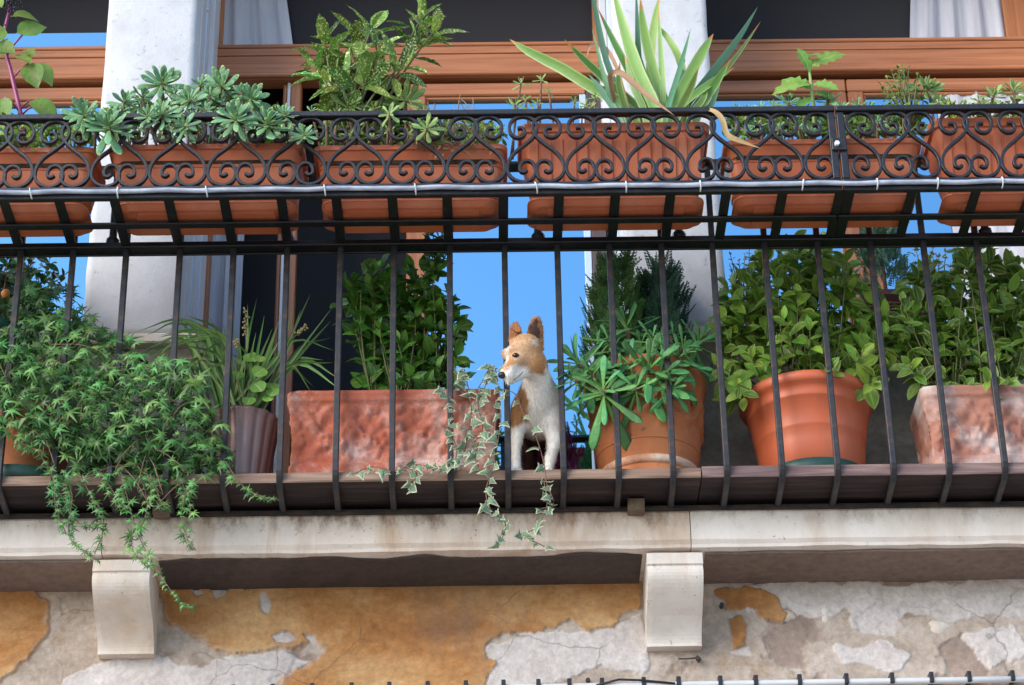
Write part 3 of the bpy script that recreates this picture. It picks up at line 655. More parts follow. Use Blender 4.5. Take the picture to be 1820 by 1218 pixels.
# clear tube tied under the scrolls
yt = YB-.0145; zt = PY(910, 332, yt).z
tb = thing('rope_light', (0, yt, zt), 'clear plastic rope light tube tied along the lower edge of the baskets', 'rope light')
pa = [Vector((x/50, yt+.0012*math.sin(x*.9), zt+.0012*math.sin(x*.53))) for x in range(-80, 81)]
tube('tube', pa, .0064, MT['tube'], tb, 10)
for px in (55, 210, 367, 577, 738, 953, 1113, 1245, 1428, 1560, 1668, 1783):
    x = PY(px, 335, yt).x; lean = rng.uniform(-.003, .003)
    p = [Vector((x+lean*math.sin(a), yt+.008+.0195*math.cos(a), zt-.001+.0135*math.sin(a))) for a in [k/12*2*math.pi for k in range(13)]]
    tube('cable_tie', p, .0019, MT['tie'], tb, 5)
# ------------------------------------------------------------------ planter boxes
def rrect(hx, hy, r, z, n=5):
    o = []
    for cx, cy, a0 in ((hx-r, hy-r, 0), (-hx+r, hy-r, 90), (-hx+r, -hy+r, 180), (hx-r, -hy+r, 270)):
        for k in range(n+1):
            a = math.radians(a0+90*k/n); o.append((cx+r*math.cos(a), cy+r*math.sin(a), z))
    return o
def loft(name, levels, cx, cy, mat, parent, cap=True):
    v = []; f = []; n = 24
    for (z, hx, hy, r) in levels: v += [(cx+a, cy+b, c) for a, b, c in rrect(hx, hy, r, z)]
    for i in range(len(levels)-1):
        for k in range(n): f.append((i*n+k, i*n+(k+1) % n, (i+1)*n+(k+1) % n, (i+1)*n+k))
    f.append(tuple(range(n))[::-1]); f.append(tuple((len(levels)-1)*n+k for k in range(n)))
    o = wob(name, v, f, mat, parent); return o
YBX = -.128
def planter(px0, px1, pyr, tall, label):
    yf = YB+.028; xa = PY(px0, pyr, yf).x; xb = PY(px1, pyr, yf).x; cx = (xa+xb)/2; hx = (xb-xa)/2; hy = YBX-yf
    zr = PY((px0+px1)/2, pyr, yf).z; zb = ZFLOOR+.001
    t = thing('planter_box', (cx, YBX, zb), label, 'planter', 'terracotta boxes in the iron baskets')
    sz = zb+.020
    loft('saucer', [(zb, hx-.075, .048, .012), (zb+.0045, hx-.073, .050, .012), (zb+.005, hx-.046, .060, .02), (zb+.009, hx-.036, .064, .03), (zb+.018, hx-.026, .070, .03), (zb+.020, hx-.022, .073, .03), (zb+.023, hx-.022, .073, .03), (zb+.023, hx-.027, .068, .03), (zb+.012, hx-.05, .05, .03)], cx, -.107, MT['tc'], t)
    k = .026; bz = zb+.0125; H = zr-bz
    yi = lambda q: .056*(1-q)+.006*q
    lv = [(bz, hx-.055, hy-.060, .02), (bz+.02, hx-k-.010, hy-yi(.1), .022)]
    if tall:
        lv += [(zr-.030, hx-.010, hy-.006, .024), (zr-.028, hx-.002, hy-.0, .026), (zr-.003, hx, hy, .026), (zr, hx-.003, hy-.003, .026), (zr, hx-.012, hy-.012, .02), (zr-.03, hx-.016, hy-.016, .02)]
    else:
        for q in (.22, .30, .62, .70):
            i_ = k*(1-q)+.010*q; d_ = yi(q); z_ = bz+H*q
            lv += [(z_, hx-i_, hy-d_, .024), (z_+.0012, hx-i_-.0022, hy-d_-.0022, .024), (z_+.0035, hx-i_-.0022, hy-d_-.0022, .024), (z_+.0048, hx-i_, hy-d_, .024)]
        lv += [(zr-.017, hx-.009, hy-.006, .024), (zr-.016, hx-.001, hy, .026), (zr-.002, hx, hy, .026), (zr, hx-.003, hy-.003, .026), (zr, hx-.012, hy-.012, .02), (zr-.03, hx-.016, hy-.016, .02)]
    loft('body', lv, cx, YBX, MT['tc'], t)
    if tall:                                   # upright raised panels on the front
        n = 14; wv = (2*hx-.05)/n
        for i in range(n):
            xm_ = cx-hx+.025+wv*(i+.5); a = wv*.5-.002*(1 if i % 2 else 2.2)
            z0_, z1_ = bz+.025, zr-.040-(.006 if i % 2 else 0)
            q0 = (z0_-bz)/H; q1 = (z1_-bz)/H
            bi = lambda z: .0504+(.006-.0504)*(z-bz-.02)/(zr-.05-bz); y0_ = YBX-hy+bi(z0_); y1_ = YBX-hy+bi(z1_)
            v = []; d = .0032
            for (z, y, ww) in ((z0_, y0_, a*.96), (z1_-.008, y1_, a), (z1_-.002, y1_, a-.003), (z1_, y1_, a-.008)):
                v += [(xm_-ww, y+.003, z), (xm_-ww+.0015, y-d, z), (xm_+ww-.0015, y-d, z), (xm_+ww, y+.003, z)]
            f = []
            for j in range(3):
                for kk in range(3): f.append((j*4+kk, j*4+kk+1, (j+1)*4+kk+1, (j+1)*4+kk))
            f.append((12,13,14,15)); f.append((3,2,1,0)); wob('panel', v, f, MT['tc'], t)
    loft('soil', [(zr-.05, hx-.022, hy-.02, .02), (zr-.016, hx-.0165, hy-.0165, .02)], cx, YBX, MT['soil'], t)
    return t, zr
PB = [planter(-172, 172, 262, False, 'plain terracotta box at the far left under the purple stemmed weed'),
      planter(192, 541, 255, False, 'terracotta box with grooves full of blue-green rosettes'),
      planter(556, 902, 256, False, 'terracotta box with grooves under the speckled shrub'),
      planter(920, 1262, 217, True, 'tall panelled terracotta box holding the long strap-leaved plant'),
      planter(1286, 1640, 246, False, 'terracotta box standing behind the joint of the two iron baskets'),
      planter(1652, 1994, 207, True, 'tall panelled terracotta box at the right end, cut by the frame')]
# ------------------------------------------------------------------ leaf shapes (base at the origin, along +Y, face +Z; uv.x = signed distance from the rib, uv.y = along)
def leafmesh(name, prof, mat, fold=.15, droop=.15, cols=1, wave=0.0):
    v = []; f = []; uv = []; nc = 2*cols+1
    for i, (t, hw_) in enumerate(prof):
        for c in range(-cols, cols+1):
            u = c/cols; v.append((hw_*u, t, abs(u)*hw_*fold*2-droop*t*t+wave*math.sin(i*2.1+c)*hw_)); uv.append((u, t))
    for i in range(len(prof)-1):
        for c in range(nc-1): a = i*nc+c; f.append((a, a+1, a+nc+1, a+nc))
    return mesh(name, v, f, mat, True, uv)
def fatleaf(name, prof, mat, droop=.1, th=.3):
    v = []; f = []; uv = []; n = 6
    for (t, hw_) in prof:
        for k in range(n):
            a = 2*math.pi*k/n; u = math.cos(a); v.append((hw_*u, t, hw_*th*math.sin(a)*(1 if math.sin(a) < 0 else .45)+abs(u)*hw_*.18+droop*(t*t-t*.4))); uv.append((u, t))
    for i in range(len(prof)-1):
        for k in range(n): k2 = (k+1) % n; f.append((i*n+k, i*n+k2, (i+1)*n+k2, (i+1)*n+k))
    f.append(tuple((len(prof)-1)*n+k for k in range(n)))
    return mesh(name, v, f, mat, True, uv)
def lobed(name, pts, mat, cup=.12):
    v = [(0, .30, .03)]; uv = [(0, .3)]; f = []
    for x, y in pts:
        d = math.hypot(x, y-.3); v.append((x, y, -cup*d*d)); uv.append((1, y))
    inner = [(x*.55, .3+(y-.3)*.55) for x, y in pts]; k = len(pts)
    for x, y in inner: v.append((x, y, .01)); uv.append((.45, y))
    for i in range(k-1):
        f.append((0, 1+k+i, 1+k+i+1)); f.append((1+k+i, 1+i, 2+i, 2+k+i))
    return mesh(name, v, f, mat, True, uv)
OV = [(0,.015), (.06,.03), (.2,.15), (.4,.235), (.6,.245), (.8,.17), (.93,.075), (1,.008)]
LM = {}
for k in ('euon', 'euon2', 'euon3', 'citrus'):
    LM[k] = [leafmesh('leaf', OV, MT[k], .22, .1, 1, .0), leafmesh('leaf', OV, MT[k], .1, .3, 1, .05), leafmesh('leaf', [(t, w_*1.15) for t, w_ in OV], MT[k], .3, .2)]
SP = [(0,.05), (.2,.065), (.45,.105), (.68,.138), (.84,.12), (.94,.066), (1.0,.008)]
for k in ('sedum', 'sedum2'): LM[k] = [fatleaf('leaf', SP, MT[k], .12), fatleaf('leaf', [(t, w_*1.15) for t, w_ in SP], MT[k], .3), fatleaf('leaf', SP, MT[k], -.12)]
AE = [(0,.028), (.2,.04), (.5,.075), (.74,.105), (.88,.092), (.96,.05), (1.0,.008)]
LM['aeonium'] = [fatleaf('leaf', AE, MT['aeonium'], -.12, .28), fatleaf('leaf', AE, MT['aeonium'], -.35, .28), fatleaf('leaf', AE, MT['aeonium'], .1, .28)]
AU = [(0,.01), (.08,.02), (.2,.10), (.35,.17), (.46,.19), (.58,.175), (.66,.19), (.75,.13), (.83,.12), (.92,.045), (1,.005)]
LM['aucuba'] = [leafmesh('leaf', AU, MT['aucuba'], .2, .15, 1, .04), leafmesh('leaf', AU, MT['aucuba'], .1, .35, 1, .1), leafmesh('leaf', [(t, w_*.8) for t, w_ in AU], MT['aucuba'], .3, .1, 1, .08)]
PO = [(0,.01), (.05,.02), (.15,.17), (.3,.27), (.5,.29), (.7,.22), (.88,.09), (1,.006)]
LM['poke'] = [leafmesh('leaf', PO, MT['poke'], .12, .25, 2, .06), leafmesh('leaf', PO, MT['poke'], .25, .4, 2, .05)]
WE = [(0,.02), (.1,.05), (.2,.16), (.28,.10), (.4,.24), (.5,.14), (.62,.25), (.7,.13), (.82,.15), (.92,.04), (1,.004)]
LM['weed'] = [leafmesh('leaf', WE, MT['weed'], .15, .3, 1, .12), leafmesh('leaf', WE, MT['weed'], .1, .55, 1, .1)]
LM['fern'] = [leafmesh('leaflet', [(0,.02), (.4,.16), (.8,.34), (1,.22)], MT['fern'], .1, .1)]
IV = [(-.02,.12), (-.22,.02), (-.20,.20), (-.50,.26), (-.26,.44), (-.20,.62), (0,1.0), (.20,.62), (.26,.44), (.50,.26), (.20,.20), (.22,.02), (.02,.12)]
LM['vivy'] = [lobed('leaf', IV, MT['vivy'], .45), lobed('leaf', [(x*1.15, y*.88) for x, y in IV], MT['vivy'], -.5), lobed('leaf', [(x*.8+.06*y, y) for x, y in IV], MT['vivy'], .8)]
BF = [(-.02,.16), (-.16,-.10), (-.10,.20), (-.56,.20), (-.14,.36), (-.34,.66), (-.08,.48), (0,1.0), (.08,.48), (.34,.66), (.14,.36), (.56,.20), (.10,.20), (.16,-.10), (.02,.16)]
LM['ivy'] = [lobed('leaf', BF, MT['ivy'], .5), lobed('leaf', [(x*.85, y) for x, y in BF], MT['ivy'], .9), lobed('leaf', [(x*1.2, y*.95) for x, y in BF], MT['ivy'], .2)]
RD = [(0,.02), (.05,.2), (.15,.38), (.35,.5), (.6,.5), (.82,.40), (.95,.2), (1,.05)]
LM['round'] = [leafmesh('leaf', RD, MT['weed'], .08, .05, 2, .08)]
def sprig(name, mat):
    v = []; f = []; uv = []
    def nd(b, d, l, wd):
        i = len(v); n_ = Vector((-d.y, d.x, 0)); m_ = b+d*l*.5
        for q in (b, m_+n_*wd+Vector((0,0,wd*.6)), b+d*l, m_-n_*wd+Vector((0,0,wd*.6))): v.append(q); uv.append((0, .5))
        f.append((i, i+1, i+2, i+3))
    for j in range(7):
        t = .12+j*.13; b = Vector((0, t, -.12*t*t)); L = .42*(1-t*.72)
        for s in (-1, 1):
            d = Vector((s*.72, .7, .1)).normalized(); nd(b, d, L, .035)
            for q in (.35, .65): nd(b+d*L*q, Vector((s*.15, 1, .05)).normalized(), L*.42, .026); nd(b+d*L*q, Vector((s*1, .2, 0)).normalized(), L*.36, .026)
    nd(Vector((0,0,0)), Vector((0,1,-.1)).normalized(), 1.05, .022)
    return mesh(name, v, f, mat, True, uv)
LM['conif'] = [sprig('spray', MT['conif'])]; LM['conif2'] = [sprig('spray', MT['conif2'])]
LM['heather'] = [sprig('flower_spike', MT['heather'])]
def lmat(b, d, n, s, ws=1.0):
    d = d.normalized(); x = d.cross(n)
    if x.length < 1e-4: x = d.cross(Vector((.31,.7,.2)))
    x.normalize(); z = x.cross(d)
    return Matrix(((x.x*s*ws, d.x*s, z.x*s, b.x), (x.y*s*ws, d.y*s, z.y*s, b.y), (x.z*s*ws, d.z*s, z.z*s, b.z), (0,0,0,1)))
def rv(s=1.0): return Vector((rng.gauss(0, s), rng.gauss(0, s), rng.gauss(0, s)))
def leaf(kind, parent, b, d, n, s, ws=1.0):
    m = rng.choice(LM[kind]); return ob(m.name.split('.')[0], m, parent, lmat(b, d, n, s, ws))
class Stuff:
    """many small leaves joined as one part"""
    def __init__(s): s.v = []; s.f = []; s.uv = []
    def leaf(s, kind, b, d, n, sc, ws=1.0):
        m = rng.choice(LM[kind]); M = lmat(b, d, n, sc, ws); o = len(s.v)
        s.v += [M @ q.co for q in m.vertices]; s.f += [tuple(i+o for i in p.vertices) for p in m.polygons]
        uvv = [(0, 0)]*len(m.vertices)
        for l, u in zip(m.loops, m.uv_layers[0].data): uvv[l.vertex_index] = tuple(u.uv)
        s.uv += uvv; s.mat = m.materials[0]
    def build(s, name, parent):
        if not s.v: return
        org = WM[parent.name].translation; o = ob(name, mesh(name, [q-org for q in s.v], s.f, s.mat, True, s.uv), parent, Matrix.Translation(org)); o['kind'] = 'stuff'; return o
def inpoly(p, poly):
    x, y = p; c = False; j = len(poly)-1
    for i in range(len(poly)):
        xi, yi = poly[i]; xj_, yj = poly[j]
        if (yi > y) != (yj > y) and x < (xj_-xi)*(y-yi)/(yj-yi)+xi: c = not c
        j = i
    return c
def sample(poly):
    xs_ = [a for a, b in poly]; ys_ = [b for a, b in poly]
    while True:
        p = (rng.uniform(min(xs_), max(xs_)), rng.uniform(min(ys_), max(ys_)))
        if inpoly(p, poly): return p
TOCAM = (-fw)
LOOK = Vector((0, -.92, .28))            # leaves turn to the open sky in front of the house
def spread(poly, n, tries=14):
    """n points filling the outline evenly"""
    out = []
    for i in range(n):
        best = None; bd = -1
        for k in range(tries):
            p = sample(poly); d = min([math.hypot(p[0]-q[0], p[1]-q[1]) for q in out] or [1e9])
            if d > bd: bd = d; best = p
        out.append(best)
    return out
def bush(root, poly, base, Y0, Y1, n, kind, lo, hi, per=4, fill=0, step=.022, stemmat='stem', reach=1.0):
    """branches from base (list of points) to tips spread over the outline; leaf pairs near each tip"""
    st = MB(); cnt = 0; fl = Stuff()
    for i, (px, py) in enumerate(spread(poly, n)):
        Y = Y0+(Y1-Y0)*rng.random()**1.0; tip = PY(px, py, Y); b = min(base, key=lambda q: (q-tip).length+rng.uniform(0, .05))
        mid = b.lerp(tip, .5)+Vector((0,0,.02))+rv(.012); mid.x = mid.x*.6+tip.x*.4
        pa = [b*(1-t)**2+mid*2*t*(1-t)+tip*t*t for t in [k/8 for k in range(9)]]
        v, f = tubevf(pa, [.0032*(1-.65*k/8) for k in range(9)], 5); st.add(v, f)
        d = (pa[-1]-pa[-3]).normalized(); d = (d*.7+LOOK*.35+rv(.12)).normalized()
        a0 = rng.uniform(0, 6.28); sz = rng.uniform(lo, hi)
        ex = d.cross(Vector((.3,.2,.9))).normalized(); ey = d.cross(ex)
        for j in range(per):
            bp = tip-d*(step*j)*rng.uniform(.85, 1.15)
            for s in (0, math.pi):
                if cnt >= 290: break
                a = a0+j*math.pi/2+s+rng.gauss(0, .25); e = ex*math.cos(a)+ey*math.sin(a)
                th = math.radians(28+24*min(j, 2)+rng.gauss(0, 9)); q = d*math.cos(th)+e*math.sin(th); q = (q+Vector((0,-.10,-.08)))
                leaf(kind, root, bp, q, d*math.sin(th)-e*math.cos(th)+LOOK*.5+rv(.15), sz*(.66+.17*min(j, 2))*rng.uniform(.85, 1.15), rng.uniform(.9, 1.15)); cnt += 1
    for i in range(fill):
        px, py = sample(poly); p = PY(px, py, rng.uniform((Y0+Y1)/2, Y1+.03)); fl.leaf(kind, p, rv(1)+Vector((0,-.2,.4)), LOOK+rv(.5), rng.uniform(lo, hi)*.9)
    st.build('branches', MT[stemmat], root); fl.build('inner_foliage', root)
def rosette(root, c, ax, R, n, kind, stem_to=None, inner=18, outer=102, budget=None, core=True, stemmat='bark', sr=.004):
    ax = ax.normalized(); e1 = ax.cross(Vector((.2,.9,.3))).normalized(); e2 = ax.cross(e1)
    if stem_to is not None:
        mid = (c+stem_to)/2+Vector((0,-.01,-.01)); pa = [stem_to*(1-t)**2+mid*2*t*(1-t)+(c-ax*R*.1)*t*t for t in [k/5 for k in range(6)]]
        v, f = tubevf(pa, sr, 5); rt = wob('rosette_stem', v, f, MT[stemmat], root, True)
    else:
        v, f = tubevf([c-ax*R*.35, c], R*.06, 5); rt = wob('rosette_stem', v, f, MT[stemmat], root, True)
    a0 = rng.uniform(0, 6.28)
    for i in range(n):
        t = (i+.6)/n; th = math.radians(inner+(outer-inner)*t**.75+rng.gauss(0, 6)); a = a0+i*2.39996+rng.gauss(0, .12)
        e = e1*math.cos(a)+e2*math.sin(a); d = ax*math.cos(th)+e*math.sin(th)
        s = R*(.34+.72*t**.7)*rng.uniform(.86, 1.1)
        leaf(kind, rt, c+d*R*.04-ax*R*.28*t, d, ax*math.sin(th)-e*math.cos(th)+rv(.1), s, rng.uniform(.9, 1.15))
    return rt
def ribbon(name, parent, pts, wd, mat, n=10, fold=.18, taper=(.75, 1.0, .0), org=None, face=None):
    """a strap leaf through 3D points; wd metres at the widest"""
    pa = catmull(pts, max(2, n//(len(pts)-1))); m = len(pa); v = []; f = []; uv = []
    fc = face or (TOCAM*1.0+rv(.25)); org = Vector(org) if org is not None else WM[parent.name].translation
    for i, p in enumerate(pa):
        t = i/(m-1); tg = (pa[min(m-1, i+1)]-pa[max(0, i-1)]).normalized(); sx = tg.cross(fc).normalized(); nn = sx.cross(tg)
        q = taper[0]+(taper[1]-taper[0])*min(1, t/.35) if t < .35 else (taper[1] if t < .6 else taper[1]*(1-((t-.6)/.4)**1.8)+taper[2]*((t-.6)/.4)**1.8)
        h = wd*.5*max(q, .02)
        for u in (-1, 0, 1): v.append(p+sx*(h*u)+nn*(h*fold*abs(u)*1.6)-org); uv.append((u, t))
    for i in range(m-1):
        for c in (0, 1): a = i*3+c; f.append((a, a+1, a+4, a+3))
    return ob(name, mesh(name, v, f, mat, True, uv), parent, Matrix.Translation(org))
def pts3(pxs, Ys): return [PY(x, y, Y) for (x, y), Y in zip(pxs, Ys)]
ZR = [z for _, z in PB]
# ---------------- box 1: pokeweed and bright leaflets
yb = YBX
rt = thing('pokeweed', PY(42, 262, yb), 'tall weed with magenta stems and broad leaves at the upper left corner', 'weed')
tube('stem', [PY(45, 262, yb), PY(36, 200, yb), PY(20, 130, yb), PY(4, 70, yb), PY(16, 20, yb), PY(18,-10,yb)], [.007,.0065,.006,.005,.004,.003], MT['pstem'], rt, 7)
for a, b in (((36,200),(8,172)), ((36,196),(52,180)), ((22,140),(52,112)), ((12,100),(40,62)), ((38,205),(62,188))): tube('stalk', [PY(*a, yb), PY((a[0]+b[0])/2, (a[1]+b[1])/2-3, yb-.01), PY(*b, yb-.02)], .0028, MT['pstem'], rt, 5)
for a, b, L in (((8,172),(2,222),50), ((52,180),(112,208),62), ((52,112),(70,165),58), ((66,112),(100,152),46), ((28,60),(80,40),56), ((20,30),(62,24),44), ((-2,78),(34,92),42), ((10,50),(-30,70),50), ((0,100),(14,60),36), ((14,0),(40,-12),40), ((0,180),(-40,190),46), ((30,98),(62,106),40), ((4,14),(-20,-8),40), ((46,88),(70,98),30)):
    A = PY(*a, yb-.02); B = PY(*b, yb-.035+rng.uniform(-.03, .03)); leaf('poke', rt, A, B-A, LOOK+rv(.35), L*PXM*1.12, 1.15)
mb = MB()
for i in range(34):
    c = PY(20+rng.gauss(0, 7), 4+rng.gauss(0, 12), yb-.01+rng.gauss(0, .008)); v = []; 
    v, f = tubevf([c+Vector((0,0,-.004)), c+Vector((0,0,-.002)), c+Vector((0,0,.002)), c+Vector((0,0,.004))], [.0022,.0044,.0044,.0022], 6); mb.add(v, f)
mb.build('berry_cluster', MT['berry'], rt)
rt = thing('maidenhair_fern', PY(50, 262, yb-.06), 'small bright yellow-green leaflet plant behind the left end scrolls', 'plant')
mb = MB()
for i in range(46):
    px, py = sample([(18,232),(40,226),(62,224),(78,240),(72,256),(52,268),(36,252)]); p = PY(px, py, YB+.02+rng.uniform(0, .05)); 
    if i % 4 == 0: v, f = tubevf([PY(50, 258, yb-.05), p], .0008, 4); mb.add(v, f)
    leaf('fern', rt, p, Vector((rng.uniform(-1,1), -.4, rng.uniform(-.6,.6))), LOOK+rv(.4), rng.uniform(9, 14)*PXM)
mb.build('stalks', MT['stem'], rt)
def ros(name, label, cat, lst, kind, yc, zs, group=None, n=18, lowY=-.02, nmin=9, **kw):
    """a clump of rosettes; lst = (px, py, radius px)"""
    root = thing(name, PY(sum(a for a, b, c in lst)/len(lst), 262, yc), label, cat, group); tot = 0
    for (px, py, r) in lst:
        k = max(nmin, int(n*min(1, r/28)))
        if tot+k > 296: k = 296-tot
        if k < 4: break
        tot += k; Yc = yc+max(-.03, min(.05, (200-py)*.0007))+rng.uniform(-.015, .015)
        if py > 186 and r >= 20: Yc = YB-.028-rng.uniform(0, .01)
        elif py > 205: Yc = max(Yc, YB+.05)
        c = PY(px, py, Yc); base = Vector((c.x+rng.gauss(0, .02), max(YBX-.06, min(YBX+.06, c.y+.07)), zs-.02))
        ax = Vector((rng.gauss(0, .25), -.9, .22+rng.gauss(0, .22)))
        rosette(root, c, ax, r*PXM*1.38, k, kind, base, **kw)
    return root
ros('sedum_clump', 'big blue-green rosettes at the left of the second box, hanging over the scrolls', 'succulent', [(194,222,40),(150,201,29),(222,179,26),(290,146,34),(286,200,27),(170,228,19),(240,225,17),(255,172,20),(262,204,20),(210,196,18)], 'sedum', -.17, ZR[1], 'blue-green rosette clumps', n=29)
ros('sedum_clump', 'big blue-green rosettes in the middle of the second box', 'succulent', [(334,177,30),(327,224,22),(392,152,32),(355,150,20),(312,165,19),(364,212,19),(384,184,19),(365,195,16),(300,232,14),(345,205,18),(372,168,18)], 'sedum', -.165, ZR[1], 'blue-green rosette clumps', n=28)
ros('sedum_clump', 'big blue-green rosettes at the right of the second box', 'succulent', [(447,174,29),(419,207,33),(476,214,35),(541,238,20),(506,200,20),(554,196,12),(450,232,17),(500,236,15),(430,160,17),(520,222,14),(400,226,16)], 'sedum', -.165, ZR[1], 'blue-green rosette clumps', n=28)
bush(thing('trailing_greenery', PY(360, 258, -.13), 'dark leafy filler behind the blue-green rosettes', 'plant'), [(170,205),(260,180),(400,170),(500,195),(535,230),(530,252),(200,255)], [PY(x, 260, -.12) for x in (230, 300, 370, 440, 510)], -.14, -.05, 30, 'euon3', .024, .036, 3, 420, .012)
rt = thing('dried_flower_stalks', PY(350, 225, -.19), 'reddish brown dried stalks hanging among the blue-green rosettes', 'dried plant')
for (x, y) in ((352,200),(360,228),(268,215),(300,225)):
    for k in range(26):
        p = PY(x+rng.gauss(0, 5), y+rng.gauss(0, 14), -.20+rng.gauss(0, .006)); leaf_m = LM['fern'][0]
        o = ob('seed_pod', bpy.data.meshes.get('seed_pod') or mesh('seed_pod', [(0,0,0),(.35,.5,.1),(0,1,0),(-.35,.5,.1)], [(0,1,2,3)], MT['bark']), rt, lmat(p, rv(1), LOOK+rv(.5), .009))
# ---------------- box 3: aucuba, rosettes, dried trailing stems
rt = thing('aucuba_shrub', PY(640, 262, yb), 'speckled yellow and green leaved shrub above the third terracotta box', 'shrub'); st = MB(); cnt = 0
root0 = PY(640, 262, yb); hub = PY(612, 150, yb)
tips = [(578,78),(600,112),(632,66),(660,52),(560,122),(640,108),(748,34),(742,78),(600,150),(672,138),(716,118),(650,150),(770,58),(620,132),(582,142),(672,92)]
for (px, py) in tips:
    Y = yb+rng.uniform(-.10, .08); tip = PY(px, py, Y); b = root0+Vector((rng.gauss(0, .03), rng.gauss(0, .02), 0)); mid = PY(600+(px-600)*.55+rng.gauss(0, 8), 150, yb+rng.gauss(0, .02))
    pa = [b*(1-t)**2+mid*2*t*(1-t)+tip*t*t for t in [k/8 for k in range(9)]]; v, f = tubevf(pa, [.0045-.0025*k/8 for k in range(9)], 6); st.add(v, f)
    d = ((tip-mid).normalized()+Vector((0,-.2,.25))).normalized(); ex = d.cross(Vector((.3,.9,.1))).normalized(); ey = d.cross(ex); a0 = rng.uniform(0, 6)
    for j in range(7):
        a = a0+j*2.4; e = ex*math.cos(a)+ey*math.sin(a); th = math.radians(25+8.5*j+rng.gauss(0, 10)); q = d*math.cos(th)+e*math.sin(th)
        leaf('aucuba', rt, tip-d*.008*j, q+Vector((0,0,-.05)), d*math.sin(th)-e*math.cos(th)+LOOK*.4+rv(.1), rng.uniform(60, 96)*PXM*(.75+.04*j), rng.uniform(.72, 1.05)); cnt += 1
st.build('branches', MT['stem'], rt)
ros('sedum_clump', 'green rosettes at the foot of the speckled shrub', 'succulent', [(625,186,28),(665,192,19),(720,176,33),(690,202,20),(758,226,24),(648,205,17),(770,206,15),(600,200,15),(738,205,18),(660,243,11),(725,238,13),(618,240,13),(690,230,12),(580,205,12),(700,185,18)], 'sedum2', -.165, ZR[2], n=20, nmin=13)
rt = thing('dried_vine', PY(800, 250, -.2), 'thin dry brown stems with withered leaves over the third box rim', 'dried plant'); mb = MB()
for k in range(22):
    x0 = rng.uniform(735, 850); p = [PY(x0, 205+rng.uniform(-8, 20), -.14), PY(x0+rng.gauss(0, 16), 205+rng.uniform(-40, 20), -.19), PY(x0+rng.gauss(6, 14), 240+rng.uniform(-6, 14), -.225), PY(x0+rng.gauss(10, 16), 258+rng.uniform(-8, 18), -.232)]
    v, f = tubevf(catmull(p, 4), .0011, 4); mb.add(v, f)
    for j in range(5):
        q = catmull(p, 4)[rng.randrange(6, 13)]; ob('leaf', rng.choice(LM['sedum2'] if rng.random() < .5 else LM['weed']) if rng.random() < .35 else (bpy.data.meshes.get('withered_leaf') or leafmesh('withered_leaf', [(0,.02),(.3,.14),(.6,.18),(1,.02)], MT['dead'], .5, .5, 1, .3)), rt, lmat(q, rv(1)+Vector((0,-.3,-.4)), LOOK+rv(.6), rng.uniform(9, 17)*PXM))
mb.build('stems', simple('dry_stem', (.36,.22,.12), .8), rt)
bush(thing('trailing_greenery', PY(820, 258, -.15), 'low green sprigs between the rim and the top rail of the third box', 'plant'), [(735,225),(770,215),(890,225),(895,250),(790,255),(740,250)], [PY(780, 260, -.14), PY(850, 260, -.14)], -.2, -.08, 22, 'euon3', .02, .03, 3, 240, .010)
# ---------------- box 4: leggy sedum and strap leaves
ros('leggy_sedum', 'leggy little succulent on bare stems left of the strap leaves', 'succulent', [(925,147,14),(962,140,13),(916,184,19),(976,163,10),(940,200,11),(934,176,15),(955,182,9)], 'sedum2', -.17, ZR[3], n=16, nmin=9, sr=.0028)
ros('leggy_sedum', 'tiny twiggy succulent tucked under the long strap leaf', 'succulent', [(1022,180,10),(1040,186,12),(1058,172,11),(1050,190,12),(1034,196,9)], 'sedum2', -.15, ZR[3], n=14, nmin=9, sr=.0028)
rt = thing('strap_leaved_plant', PY(1165, 217, yb), 'large plant of long green strap leaves with brown tips in the tall box', 'plant')
BLW = .86
BL = [([(1125,200),(1060,160),(1000,122),(940,92),(906,70)], 25, 0), ([(1138,200),(1085,150),(1040,108),(1003,70)], 19, 0), ([(1150,200),(1118,130),(1088,70),(1062,14)], 19, 0), ([(1112,200),(1078,110),(1060,30),(1046,-50)], 14, 1), ([(1100,196),(1078,150),(1052,50)], 12, 1),
      ([(1168,202),(1136,130),(1112,60),(1084,-40)], 27, 0), ([(1185,202),(1160,120),(1144,50),(1138,-5)], 22, 0), ([(1140,200),(1135,110),(1130,-30)], 15, 1), ([(1158,200),(1157,100),(1166,30),(1172,-6)], 20, 0), ([(1180,200),(1176,110),(1170,10)], 14, 0),
      ([(1218,200),(1212,120),(1190,72),(1158,36)], 17, 0), ([(1185,200),(1206,130),(1228,50)], 12, 1), ([(1188,202),(1222,140),(1250,90),(1268,60)], 24, 0), ([(1212,202),(1262,132),(1310,70),(1347,12)], 20, 1), ([(1222,204),(1275,140),(1315,90),(1352,38)], 19, 0),
      ([(1240,200),(1270,150),(1298,106)], 21, 0), ([(1200,200),(1260,150),(1306,120)], 17, 0), ([(1095,200),(1072,165),(1046,132)], 15, 1), ([(1146,200),(1125,150),(1110,98)], 17, 0), ([(1165,200),(1150,150),(1140,100)], 14, 1), ([(1195,202),(1206,150),(1218,104)], 16, 1), ([(1205,202),(1226,160),(1242,120)], 17, 0), ([(1130,200),(1095,172),(1064,150)], 20, 0), ([(1230,202),(1250,175),(1258,140)], 14, 0), ([(1115,202),(1100,150),(1102,110)], 14, 0), ([(1240,203),(1262,190),(1280,150)], 14, 1)]
